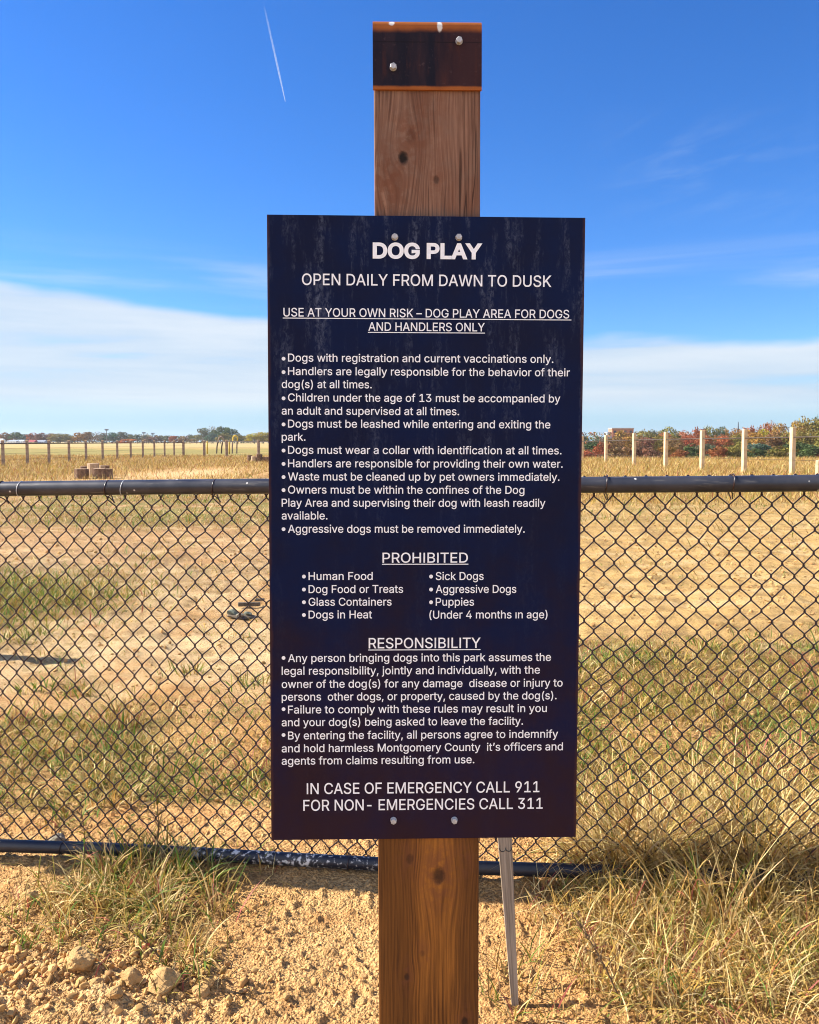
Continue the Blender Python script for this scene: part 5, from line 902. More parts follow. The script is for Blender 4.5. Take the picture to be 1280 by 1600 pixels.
# woven wire: each wire zigzags down and hooks its neighbours at the knuckles
s14, z14 = fence_sz(14, 780); s9, z9 = fence_sz(913.5, 778)
npitch = 31; Wd = (s9-s14)/npitch; Hd = 0.0758
paths = []; wr = 0.0024
i0 = int(math.floor((E0-s14)/Wd*2)); i1 = int(math.ceil((E1-s14)/Wd*2))
zt_, nz = z14 + Hd*0.5, 0
def warp(s_, z_):
    d = z14 - z_
    k = sst(np.array([d]), 0.45, 1.1)[0]
    ds = 0.010*math.sin(s_*2.3+z_*4.0)*k + 0.005*math.sin(z_*6+s_*1.1) + 0.0025*math.sin(z_*17+s_*9) - 0.012*k*d*math.sin(s_*1.3)
    dz_ = 0.008*math.sin(s_*1.9+1.0+z_*2)*k + slope*(s_-s14)
    dy = -0.004 - 0.022*k*(math.sin(s_*1.6+0.6)*0.5+0.5)*math.sin(max(0.0, min(1.0, d/1.15))*math.pi)
    return ds, dz_, dy
JIT = RNG.normal(0, 0.0013, (997, 2))
for i in range(i0, i1):
    # wire i swings between column i and column i+1; columns alternate their knuckle rows
    P = []; k = 0; z_ = zt_ + (0 if i % 2 == 0 else 0)
    row = 0
    while True:
        z_n = zt_ - row*Hd*0.5
        colx = i if (row + i) % 2 == 0 else i+1
        x_ = s14 + colx*Wd*0.5
        zlow = zbot(x_) - 0.02 - slope*(x_-s14)
        if z_n < zlow: break
        side = 1 if colx == i+1 else -1                  # bend hooks past the shared column
        yy = 0.0021*(1 if side > 0 else -1)
        ds, dz_, dy = warp(x_, z_n); jr = JIT[(colx*131+row*17) % 997]; ds += jr[0]; dz_ += jr[1]
        hook = 0.0016*side
        P += [(x_+ds-side*0.0042, yy*0.2+0.03+dy, z_n+dz_+0.0078), (x_+ds+hook, yy+0.03+dy, z_n+dz_+0.0034), (x_+ds+hook, -yy+0.03+dy, z_n+dz_-0.0034), (x_+ds-side*0.0042, -yy*0.2+0.03+dy, z_n+dz_-0.0078)]
        row += 1
    paths.append(np.array(P))
# twisted ends of the weave standing over the top rail
kn = []
for i in range(i0, i1):
    x_ = s14 + i*Wd*0.5
    if i % 2: continue
    z_ = zrail(x_) + RT
    kn.append(np.array([(x_-0.010, 0.027, z_-0.016), (x_-0.004, 0.026, z_-0.004), (x_, 0.022, z_-0.001), (x_+0.004, 0.026, z_-0.004), (x_+0.010, 0.027, z_-0.016)]))
v, f = tube_np(paths+kn, wr, 6); fence_part('wire_mesh', v, [f], m_wire)
for px_, pale in ((2, 0), (169, 0), (194, 1), (336, 0), (947, 0), (1144, 0), (33, 1)):
    s_, _ = fence_sz(px_, 760); z_ = zrail(s_)
    an = np.linspace(-0.35*math.pi, 1.40*math.pi, 26)
    ring = [(s_ + 0.003*math.sin(a_*1.5), -(RT+0.0016)*math.cos(a_), z_ + (RT+0.0018)*math.sin(a_)) for a_ in an]
    if not pale:
        ring = [(s_+0.009, 0.027, z_-0.052), (s_+0.006, 0.020, z_-0.044), (s_+0.004, 0.004, z_-0.034)] + [(s_+0.003*math.sin(a_), -(RT+0.0018)*math.cos(a_), z_ + (RT+0.0022)*math.sin(a_)) for a_ in np.linspace(-0.42*math.pi, 0.95*math.pi, 22)] + [(s_-0.008, 0.034, z_-0.02), (s_+0.006, 0.030, z_-0.055)]
    v, f = tube_np([np.array(ring)], 0.0021 if not pale else 0.0014, 6)
    o = fence_part('tie_wire', v, [f], m_bolt if pale else m_wire)
    if pale: o['label'] = 'bare silvery tie wire'
for px_ in (98, 295, 545, 760, 1000):
    s_, _ = fence_sz(px_, 1340); z_ = zbot(s_)
    an = np.linspace(0, 2*math.pi, 24, endpoint=False)
    v, f = tube_np([np.array([(s_+0.002*math.sin(a_), 0.024*math.cos(a_), z_+0.006*math.sin(s_*2.7+1)+0.024*math.sin(a_)) for a_ in an])], 0.0015, 6, closed=True); fence_part('tie_wire', v, [f], m_wire)
# a post just outside the photo whose shadow lies on the pale dirt
shv = Vector((-to_sun.x, -to_sun.y, 0)); tip = at(106, 1012, 5.75); hpost = 1.35
bp = tip - shv.normalized()*(hpost/math.tan(SUN_EL))
bm = bmesh.new(); box(bm, (0, 0, hpost/2-0.1), (0.14, 0.14, hpost+0.2), None, 0.006)
tag(bm_obj('timber_post', bm, m_post, None, (bp.x, bp.y, ground_z(bp.x, bp.y))), 'square timber post outside the left edge, casting the shadow on pale dirt', 'post')

# ------------------------------------------------------------------ far fences
m_fpost, h = principled('fence_timber', 0.85, 0.2)
n1 = h.noise(h.obj, 4.0, 4, 0.6); h.L.new(h.mix(h.step(n1, 0.3, 0.7), (0.20, 0.145, 0.11, 1), (0.34, 0.25, 0.19, 1)), h.b.inputs['Base Color'])
m_fpale, h = principled('pale_timber', 0.85, 0.2)
n1 = h.noise(h.obj, 4.0, 4, 0.6); h.L.new(h.mix(h.step(n1, 0.3, 0.7), (0.52, 0.36, 0.20, 1), (0.66, 0.48, 0.29, 1)), h.b.inputs['Base Color'])
m_wire2 = plain('dark_rail', (0.06, 0.045, 0.035), 0.8, 0.2, 5)
def post_mesh(wd, ht, chamfer=0.02):
    bm = bmesh.new(); box(bm, (0, 0, ht/2-0.15), (wd, wd, ht+0.3), None, chamfer); return bm
def far_fence(name, label, pts, wd, mat, rail_drop, rail_r, wires=()):
    """pts: (ground point, height) along the run; every post a part, one rail per bay."""
    x0, y0, z0 = pts[0][0]
    t = empty(name, (x0, y0, z0), label, 'fence')
    me = None
    for (p, hgt) in pts:
        q_ = Vector(p) - Vector((x0, y0, z0)); bm = post_mesh(wd, hgt)
        o = bm_obj('post', bm, mat, t, q_); o.rotation_euler = (0, 0, 0.25)
        if wd > 0.15 and mat is m_fpost:
            bm = bmesh.new(); box(bm, (0, 0, 0), (wd*0.98, wd*0.98, 0.05), None, 0.012); co = bm_obj('post_cap', bm, m_fpale, o, (0, 0, hgt+0.024))
    for (p, h1), (q_, h2) in zip(pts[:-1], pts[1:]):
        a_ = Vector(p) - Vector((x0, y0, z0)) + Vector((0, 0, h1-rail_drop)); b_ = Vector(q_) - Vector((x0, y0, z0)) + Vector((0, 0, h2-rail_drop))
        v, f = tube_np([np.array([a_, b_])], rail_r, 6); link('rail', mesh_np('rail', v, [f], True), m_wire2, t)
    for fr in wires:
        P = [tuple(Vector(p) - Vector((x0, y0, z0)) + Vector((0, 0, h1*fr))) for p, h1 in pts]
        v, f = tube_np([np.array(P)], 0.006, 4); link('wire_strand', mesh_np('wire_strand', v, [f]), m_wire2, t)
    return t
def gp(px, py_top, Y, hgt):                              # ground point of a post whose top shows at py_top
    p = at(px, py_top, Y); return ((p.x, p.y, p.z-hgt), hgt)
lx = [4, 42, 76, 107.5, 134, 160, 183, 204, 223, 241, 257, 272, 286.5]
pts = []
for k, px_ in enumerate(lx):
    Y = 1/(1/49.0 + (1/82.0-1/49.0)*((px_-4)/282.5)); pts.append(gp(px_, 689.0, Y, 1.52))
far_fence('post_and_wire_fence', 'brown timber post fence running away across the field at the far left', [gp(-40, 689, 45.5, 1.52)] + pts, 0.16, m_fpost, 0.16, 0.035, (0.25, 0.5, 0.7))
pts2 = [gp(319, 689, 79, 1.52), gp(354, 688, 75, 1.52), gp(404, 688, 70, 1.6), gp(462, 688, 66, 1.6), gp(525, 688, 62, 1.6)]
far_fence('post_and_wire_fence', 'brown timber post fence with wide bays, running behind the sign from the field gate', [(pts[-1][0], 1.4)] + pts2, 0.24, m_fpost, 0.10, 0.04, (0.3, 0.6))
rx = [(910, 681.5, 58), (947.3, 679.6, 53.5), (991.5, 677, 46.4), (1041, 675, 41.8), (1098, 672.6, 38.2), (1164, 670.5, 35), (1239.5, 668, 32), (1330, 664.5, 29)]
far_fence('post_and_wire_fence', 'pale sunlit timber posts with a dark rail before the autumn trees at right', [gp(a_, b_, c_, 1.95) for a_, b_, c_ in rx], 0.17, m_fpale, 0.38, 0.028, (0.35,))

# ------------------------------------------------------------------ log seats
m_bark = plain('log_bark', (0.16, 0.095, 0.06), 0.95, 0.4, 9); m_cut = plain('log_cut_end', (0.42, 0.29, 0.18), 0.9, 0.2, 14)
def log(px, py_bot, wpx, hpx, lab, grp, Y=None, lean=0.0, pale=False):
    Y = Y or EYE*FPX/(py_bot-690); q = at(px, py_bot, Y); r = 0.5*wpx*Y/FPX; hh = hpx*Y/FPX
    bm = bmesh.new(); n = 18; rings = []
    rr = random.Random(int(px)); w_ = [1+rr.uniform(-0.06, 0.06) for _ in range(n)]
    for zz, s_ in ((-0.25, 1.0), (hh*0.9, 0.97), (hh*0.985, 0.96), (hh, 0.91)):
        rings.append([bm.verts.new((r*s_*w_[k]*math.cos(k*2*math.pi/n), r*s_*w_[k]*math.sin(k*2*math.pi/n), zz)) for k in range(n)])
    for a_, b_ in zip(rings[:-1], rings[1:]):
        for k in range(n): bm.faces.new((a_[k], a_[(k+1) % n], b_[(k+1) % n], b_[k]))
    f = bm.faces.new(rings[-1]); f.material_index = 1
    zg_ = min(q.z, ground_z(q.x, q.y)) 
    o = bm_obj('log_stump', bm, [m_cut if pale else m_bark, m_cut], None, (q.x, q.y, q.z)); o.rotation_euler = (0, lean, 0)
    return tag(o, lab, 'log', grp)
G1 = 'cluster of sawn log seats in the dry grass at the left'
log(127.5, 743, 22, 10.5, 'low wide sawn log, leftmost at the front of the near cluster', G1, 32)
log(155, 743, 20, 11, 'wide dark sawn log, middle one at the front of the near cluster', G1, 32)
log(168, 743, 16, 10.5, 'short sawn log, rightmost at the front of the near cluster', G1, 32.2)
log(146, 740, 18, 16, 'tall pale sawn log standing highest in the near cluster', G1, 34, 0, True)
log(131, 737, 11, 8.5, 'small dark log peeking out behind the leftmost front log', G1, 35.5)
log(160, 738, 8, 11, 'narrow pale log just right of the tallest log', G1, 34.5, 0, True)
log(167, 738, 9, 11, 'dark log at the back right of the near cluster', G1, 35)
G2 = 'cluster of log seats beside the sign at the far left fence'
log(390, 720, 7, 9, 'small dark log stump, leftmost of the far cluster by the sign', G2, 58)
log(396.5, 720, 8, 7, 'pale short log in the middle of the far cluster by the sign', G2, 57, 0, True)
log(405, 720, 10, 10.5, 'largest reddish brown log of the far cluster by the sign', G2, 57)
log(416, 719, 12, 5, 'low dark log in the far cluster, touching the sign edge', G2, 57)
log(1281, 745, 14, 26, 'pinkish upright log cut off by the right edge above the rail', None, 22, 0.02, True)

# ------------------------------------------------------------------ agility pieces beyond the left fence
m_yel = plain('yellow_paint', (0.62, 0.40, 0.05), 0.6, 0.12, 5); m_dk = plain('dark_pole', (0.075, 0.05, 0.04), 0.7, 0.2, 5)
for px_, lab in ((324, 'yellow pole just left of the bent hoops beyond the fence'), (358.5, 'yellow pole between the bent hoops and the small yellow hoop')):
    b_ = at(px_, 705, 92); t_ = at(px_, 689, 92)
    v, f = tube_np([np.array([(0, 0, -0.3), (0, 0, 0.5*(t_.z-b_.z)), (0.02, 0, t_.z-b_.z)])], 0.085, 10)
    bm = bmesh.new(); me = mesh_np('agility_pole', v, [f], True); bm.from_mesh(me); bmesh.ops.holes_fill(bm, edges=bm.edges); 
    tag(bm_obj('agility_pole', bm, m_yel, None, b_), lab, 'pole', 'agility poles beyond the far fence')
def hoop(px0, px1, pyb, pyt, lean, lab, mat_l, mat_t):
    Y = 92; k_ = Y/FPX; b0 = at((px0+px1)/2, pyb, Y); wdt = (px1-px0)*k_; hh = (pyb-pyt)*k_
    t = empty('agility_hoop', b0, lab, 'hoop', 'agility hoops beyond the far fence')
    for sx in (-1, 1):
        v, f = tube_np([np.array([(sx*wdt/2, 0, -0.3), (sx*wdt/2+lean*0.2, 0, hh*0.30), (sx*wdt/2+lean*0.55, 0, hh*0.6)])], 0.075, 8); link('leg', mesh_np('leg', v, [f], True), mat_l, t)
    an = np.linspace(0, math.pi, 12)
    P = [(-wdt/2+lean*0.55, 0, hh*0.6)] + [(lean-(wdt/2)*math.cos(a_), 0, hh*0.78+hh*0.22*math.sin(a_)) for a_ in an] + [(wdt/2+lean*0.55, 0, hh*0.6)]
    v, f = tube_np([np.array(P)], 0.07, 8); link('arch', mesh_np('arch', v, [f], True), mat_t, t)
hoop(338.5, 346, 704.5, 682.5, 0.25, 'dark bent hoop with tan top beyond the far left fence', m_dk, m_fpost)
hoop(363, 370, 704.5, 680.5, 0.1, 'tall yellowish hoop before the olive trees, right of the dark hoop', m_fpost, m_yel)

# ------------------------------------------------------------------ buildings far off
m_white = plain('white_wall', (0.72, 0.72, 0.70), 0.8, 0.05, 0.5); m_roofg = plain('grey_roof', (0.34, 0.38, 0.45), 0.7, 0.1, 0.5); m_brick = plain('orange_brick', (0.46, 0.185, 0.10), 0.9, 0.12, 1.5)
m_darkwin = plain('dark_window', (0.05, 0.06, 0.08), 0.2, 0.1, 1.0, 0.5); m_concrete = plain('pale_concrete', (0.52, 0.36, 0.27), 0.85, 0.1, 1.0); m_redr = plain('red_roof', (0.28, 0.05, 0.05), 0.7, 0.1, 1.0); m_cream = plain('cream_wall', (0.55, 0.42, 0.22), 0.8, 0.1, 1.0)
def house(name, px0, px1, py_top, py_bot, Y, lab, wall, roof, gable=True, wins=3, roof_part=0.42, grp=None):
    k_ = Y/FPX; b0 = at((px0+px1)/2, py_bot, Y); W_ = (px1-px0)*k_; H_ = (py_bot-py_top)*k_; D_ = max(6.0, W_*0.7)
    b0 = Vector((b0.x, b0.y, b0.z))
    t = empty(name, b0, lab, 'building', grp)
    hw_ = H_*(1-roof_part) if gable else H_*0.93
    bm = bmesh.new(); box(bm, (0, 0, hw_/2-1.0), (W_, D_, hw_+2.0)); bm_obj('wall', bm, wall, t)
    bm = bmesh.new()
    if gable:
        e = 0.3; pr = [(-D_/2-e, hw_), (D_/2+e, hw_), (0, H_)]
        va = [bm.verts.new((-W_/2-e, y_, z_+0.01)) for y_, z_ in pr]; vb = [bm.verts.new((W_/2+e, y_, z_+0.01)) for y_, z_ in pr]
        bm.faces.new(va); bm.faces.new(list(reversed(vb)))
        for i in range(3): bm.faces.new((va[i], vb[i], vb[(i+1) % 3], va[(i+1) % 3]))
        bmesh.ops.recalc_face_normals(bm, faces=bm.faces)
    else:
        box(bm, (0, 0, H_*0.965), (W_+0.5, D_+0.5, H_*0.07))
    bm_obj('roof', bm, roof, t)
    for i in range(wins):
        bm = bmesh.new(); box(bm, (-W_/2 + W_*(i+0.5)/wins, -D_/2-0.02, hw_*0.55), (W_/wins*0.45, 0.12, hw_*0.36)); bm_obj('window', bm, m_darkwin, t)
    return t
GB = 'low pale buildings beyond the far left field'
house('storage_building', -6, 5, 685.5, 691.5, 520, 'white low building cut off by the left edge below the trees', m_white, m_white, wins=2, grp=GB)
house('storage_building', 15, 28, 688.0, 692, 520, 'white low building, second from the left edge under the dark green tree', m_white, m_roofg, wins=3, grp=GB)
house('storage_building', 28, 39, 687.2, 692, 522, 'white building with grey blue roof left of the small dark red one', m_white, m_roofg, roof_part=0.5, wins=3, grp=GB)
house('farm_shed', 47, 56, 687.5, 692, 520, 'small dark red building with cream end among the far trees', m_cream, m_redr, roof_part=0.7, wins=1, grp=GB)
house('storage_building', 56, 72, 688.2, 692, 525, 'long grey blue building right of the dark red one', m_roofg, m_roofg, wins=4, grp=GB)
# brick block over the trees at the right
Y = 420; k_ = Y/FPX; b0 = at(970, 700, Y); t = empty('apartment_block', b0, 'orange brick apartment block with flat roof over the autumn trees', 'building')
H_ = (700-671)*k_; W_ = 33*k_
bm = bmesh.new(); box(bm, (0, 0, H_/2-1), (W_, 8, H_+2)); bm_obj('wall', bm, m_brick, t)
bm = bmesh.new(); box(bm, (0, 0, H_+0.35), (W_+0.4, 8.4, 0.7)); bm_obj('roof', bm, m_concrete, t)
bm = bmesh.new(); box(bm, (-W_/2-1.1, 0.5, (H_-1.4)/2-1), (2.2, 7, H_+0.6)); bm_obj('side_wing', bm, m_roofg, t)
for r_i in range(3):
    for c_i in range(4):
        bm = bmesh.new(); box(bm, (-W_/2+W_*(c_i+0.5)/4, -4.02, H_-1.2-r_i*2.6), (1.3, 0.14, 1.1)); bm_obj('window', bm, m_darkwin, t)
house('house', 931.5, 936.5, 681.5, 685.5, 480, 'small white house among dark trees, upper one beside the sign', m_white, m_white, wins=1, grp='white houses on the wooded hill')
house('house', 932.5, 938, 686.0, 690.5, 460, 'small white house among dark trees, lower one beside the sign', m_white, m_white, wins=1, grp='white houses on the wooded hill')
house('house', 1063, 1070, 676, 681, 330, 'pale house roof showing between red and olive trees at right', m_white, m_concrete, wins=1)
# thin masts
m_mast = plain('mast_grey', (0.10, 0.09, 0.10), 0.6, 0.2, 1)
def mast(px, pyb, pyt, Y, lab, kind):
    k_ = Y/FPX; b0 = at(px, pyb, Y); H_ = (pyb-pyt)*k_
    t = empty('radio_mast' if kind == 0 else 'flood_light', b0, lab, 'mast' if kind == 0 else 'light pole', None if kind == 0 else 'flood light poles over the left trees')
    v, f = tube_np([np.array([(0, 0, -1), (0, 0, H_*0.5), (0, 0, H_)])], np.array([0.6, 0.4, 0.12]) if kind == 0 else np.array([0.28, 0.25, 0.2]), 8); link('pole', mesh_np('pole', v, [f], True), m_mast, t)
    bm = bmesh.new()
    if kind == 0: box(bm, (0, 0, H_*0.72), (1.3, 0.3, 0.3)); box(bm, (0, 0, H_*0.55), (1.6, 0.3, 0.3))
    else: box(bm, (0, 0, H_), (2.6, 0.5, 0.55)); box(bm, (0, 0, H_-0.8), (2.2, 0.3, 0.3))
    bm_obj('antenna_bracket' if kind == 0 else 'lamp_head', bm, m_mast, t)
mast(1153, 700, 659.5, 330, 'thin dark radio mast standing over the autumn trees', 0)
mast(167, 692, 671, 560, 'flood light pole with broad head over the blue green trees', 1)
mast(225, 692, 676, 600, 'flood light pole above the grey green trees left of the second one', 1)
mast(239, 692, 677, 600, 'shorter flood light pole right of the grey green trees', 1)

# ------------------------------------------------------------------ trees
m_trunk = plain('tree_trunk', (0.11, 0.085, 0.065), 0.95, 0.3, 3)
m_leaf, h = principled('autumn_leaves', 0.75, 0.15)
oi = h.new('ShaderNodeObjectInfo').outputs['Color']; att = h.new('ShaderNodeAttribute', attribute_name='tint').outputs['Color']
h.L.new(h.mix(1.0, oi, att, 'MULTIPLY'), h.b.inputs['Base Color'])
trn = h.new('ShaderNodeBsdfTranslucent'); h.L.new(h.mix(1.0, oi, att, 'MULTIPLY'), trn.inputs['Color'])
mx = h.new('ShaderNodeMixShader'); mx.inputs[0].default_value = 0.2
h.L.new(h.b.outputs[0], mx.inputs[1]); h.L.new(trn.outputs[0], mx.inputs[2]); h.L.new(mx.outputs[0], h.out.inputs[0])
def crown_mesh(seed, n, leaf, low=0.1, lobes=9, open_=0.0):
    r = np.random.default_rng(seed)
    C_ = np.stack([r.uniform(-0.30, 0.30, lobes), r.uniform(-0.30, 0.30, lobes), r.uniform(low+0.18, 0.80, lobes)], 1)
    R_ = r.uniform(0.14, 0.26, lobes); C_[0] = (0, 0, 0.78); R_[0] = 0.20
    k = r.integers(0, lobes, n); d = r.normal(size=(n, 3)); d /= np.linalg.norm(d, axis=1, keepdims=True)
    rad = R_[k]*(0.55+0.5*r.random(n)**0.6); P = C_[k] + d*rad[:, None]*np.array([1, 1, 0.85])
    P[:, 2] = np.clip(P[:, 2], low*0.6, 1.0)
    nrm = d + 0.7*r.normal(size=(n, 3)); nrm /= np.linalg.norm(nrm, axis=1, keepdims=True)
    a_ = np.cross(nrm, r.normal(size=(n, 3))); a_ /= np.linalg.norm(a_, axis=1, keepdims=True); b_ = np.cross(nrm, a_)
    s_ = leaf*(0.6+0.8*r.random((n, 1)))
    V = np.stack([P-a_*s_, P-b_*s_*0.7, P+a_*s_*1.1, P+b_*s_*0.6], 1)
    me = mesh_np('crown', V.reshape(-1, 3), [np.arange(n*4).reshape(-1, 4)])
    lobe_t = r.uniform(0.75, 1.25, (lobes, 1))*(1+0.18*(r.random((lobes, 3))-0.5))
    c = lobe_t[k]*(0.7+0.6*r.random((n, 1)))*(1+0.16*(r.random((n, 3))-0.5)); paint(me, np.repeat(c, 4, 0))
    me.materials.append(m_leaf); return me
def trunk_mesh(seed, open_=0):
    r = random.Random(seed); paths = [np.array([(0, 0, -0.05), (0.01, 0, 0.2), (0.0, 0.01, 0.5), (0.02, 0, 0.85)])]; rad = [np.array([0.03, 0.024, 0.015, 0.004])]
    for k in range(7):
        a_ = r.uniform(0, 6.28); z_ = r.uniform(0.2, 0.55); L_ = r.uniform(0.2, 0.36); up = r.uniform(0.15, 0.35)
        paths.append(np.array([(0, 0, z_), (L_*0.5*math.cos(a_), L_*0.5*math.sin(a_), z_+up*0.4), (L_*math.cos(a_), L_*math.sin(a_), z_+up)])); rad.append(np.array([0.013, 0.008, 0.003]))
    VV, FF, o_ = [], [], 0
    for p, rr in zip(paths, rad):
        v, f = tube_np([p], rr, 6); VV.append(v); FF.append(f+o_); o_ += len(v)
    me = mesh_np('trunk', np.concatenate(VV), [np.concatenate(FF)], True); me.materials.append(m_trunk); return me
CR = {'round': [crown_mesh(50+k, 900, 0.042) for k in range(4)], 'fine': [crown_mesh(60+k, 2600, 0.027, 0.04, 16) for k in range(5)],
      'open': [crown_mesh(70+k, 420, 0.032, 0.2, 11) for k in range(3)], 'bush': [crown_mesh(80+k, 900, 0.042, 0.0, 11) for k in range(3)]}
TR = [trunk_mesh(90+k) for k in range(4)]
TC = {'dark green': (0.050, 0.075, 0.030), 'olive': (0.130, 0.120, 0.032), 'rust': (0.22, 0.085, 0.035), 'maroon': (0.13, 0.068, 0.045), 'grey green': (0.090, 0.105, 0.068), 'blue green': (0.055, 0.095, 0.075),
      'brown': (0.15, 0.095, 0.045), 'orange': (0.36, 0.115, 0.03), 'yellow green': (0.27, 0.24, 0.035), 'golden brown': (0.21, 0.125, 0.032), 'red': (0.23, 0.075, 0.04), 'grey': (0.15, 0.14, 0.125)}
TC = {k: tuple(1.28*x*q for x, q in zip(c, (1.08, 1.0, 0.85))) for k, c in TC.items()}
ntree = 0
def tree(px, py_top, wpx, Y, colour, kind, lab, grp, py_base):
    """A tree whose top shows at (px, py_top) and which is wpx wide at distance Y."""
    global ntree
    k_ = Y/FPX; b0 = at(px, py_base, Y); H_ = (py_base-py_top)*k_; W_ = wpx*k_
    t = empty('bush' if kind == 'bush' else 'tree', b0, lab, 'bush' if kind == 'bush' else 'tree', grp)
    ms = CR[kind]; me = ms[ntree % len(ms)]
    jit = RNG.uniform(0.88, 1.12); c = TC[colour]
    o = bpy.data.objects.new('crown', me); COL.objects.link(o); o.parent = t; o.color = (c[0]*jit, c[1]*jit, c[2]*jit, 1)
    o.scale = (W_*1.32, W_*1.32, H_*1.04); o.rotation_euler = (0, 0, RNG.uniform(0, 6.28))
    if kind != 'bush':
        r = bpy.data.objects.new('trunk', TR[ntree % 4]); COL.objects.link(r); r.parent = t; r.scale = (W_*0.9, W_*0.9, H_)
    ntree += 1
GLT = 'trees along the far left horizon'
def post_gap(px):
    xs = [4, 42, 76, 107.5, 134, 160, 183, 204, 223, 241, 257, 272, 286.5, 319, 354, 404]
    nm = ['first', 'second', 'third', 'fourth', 'fifth', 'sixth', 'seventh', 'eighth', 'ninth', 'tenth', 'eleventh', 'twelfth', 'thirteenth', 'fourteenth', 'fifteenth', 'sixteenth']
    k = min(range(len(xs)), key=lambda i: abs(xs[i]-px)); d = px-xs[k]
    return ('behind the %s fence post from the left' if abs(d) < 3 else ('just left of the %s fence post' if d < 0 else 'just right of the %s fence post')) % nm[k]
left = [(-8, 675, 24, 600, 'rust', 'round'), (8, 675.5, 22, 600, 'brown', 'round'), (26, 674.5, 24, 585, 'dark green', 'round'), (40, 678, 16, 620, 'blue green', 'round'), (52, 675.5, 22, 600, 'rust', 'round'), (66, 676, 22, 590, 'maroon', 'round'), (79, 676.5, 16, 610, 'brown', 'round'),
        (94, 677, 32, 560, 'olive', 'fine'), (111, 680, 16, 620, 'grey green', 'round'), (121, 675.5, 22, 570, 'golden brown', 'round'), (131, 677, 14, 600, 'olive', 'round'), (140, 674.5, 20, 580, 'brown', 'round'), (153, 673.5, 20, 600, 'grey', 'open'), (162, 676, 20, 610, 'grey green', 'round'), (176, 675, 22, 600, 'blue green', 'round'), (188, 674.5, 20, 600, 'grey green', 'round'),
        (199, 686, 22, 540, 'orange', 'bush'), (203, 679, 18, 620, 'olive', 'round'), (215, 678, 22, 600, 'grey green', 'round'), (229, 677, 20, 620, 'grey', 'open'), (232, 682, 18, 600, 'brown', 'round'), (245, 680.5, 20, 600, 'maroon', 'round'), (262, 680, 20, 600, 'grey green', 'round'),
        (273, 681, 18, 590, 'rust', 'round'), (287, 681.5, 20, 590, 'brown', 'round'), (297, 678.5, 16, 610, 'grey green', 'round'), (307, 679, 16, 600, 'olive', 'round'), (320, 668, 20, 560, 'grey green', 'fine'), (334, 665.5, 16, 570, 'grey', 'open'), (331, 676, 20, 545, 'blue green', 'round'),
        (345, 666, 24, 560, 'dark green', 'fine'), (358, 668.5, 24, 555, 'dark green', 'fine'), (352, 676, 26, 530, 'olive', 'round'), (372, 678, 22, 520, 'olive', 'round'), (383, 680, 14, 600, 'grey green', 'round'), (391, 680, 12, 560, 'maroon', 'round'), (398, 677, 22, 470, 'yellow green', 'fine'), (411, 674.5, 24, 470, 'yellow green', 'fine'), (426, 676, 22, 470, 'olive', 'fine')]
seen_l = {}
size_of = lambda wpx: 'large' if wpx >= 28 else ('broad' if wpx >= 22 else ('mid sized' if wpx >= 18 else 'small'))
for a_ in left:
    px_, pt, wp, Y, c_, kd = a_
    if px_ < 0 or px_ > 420: lab = '%s tree cut off by the %s' % (c_, 'left edge at the far tree line' if px_ < 0 else 'left edge of the sign panel')
    else: lab = '%s %s %s %s' % (size_of(wp), c_, 'bush' if kd == 'bush' else ('bare branched tree' if kd == 'open' else 'tree'), post_gap(px_))
    if lab in seen_l: lab = 'taller ' + lab
    seen_l[lab] = 1
    tree(px_, pt, wp, Y, c_, kd, lab, GLT, 692.6)
GRT = 'autumn trees behind the pale fence posts at right'
def rgap(px):
    xs = [910, 947.3, 991.5, 1041, 1098, 1164, 1239.5]; nm = ['sign edge', 'first pale post', 'second pale post', 'third pale post', 'fourth pale post', 'fifth pale post', 'sixth pale post']
    k = min(range(len(xs)), key=lambda i: abs(xs[i]-px)); d = px-xs[k]
    if k == 0: return 'right of the sign edge'
    return ('behind the %s' if abs(d) < 8 else ('left of the %s' if d < 0 else 'right of the %s')) % nm[k]
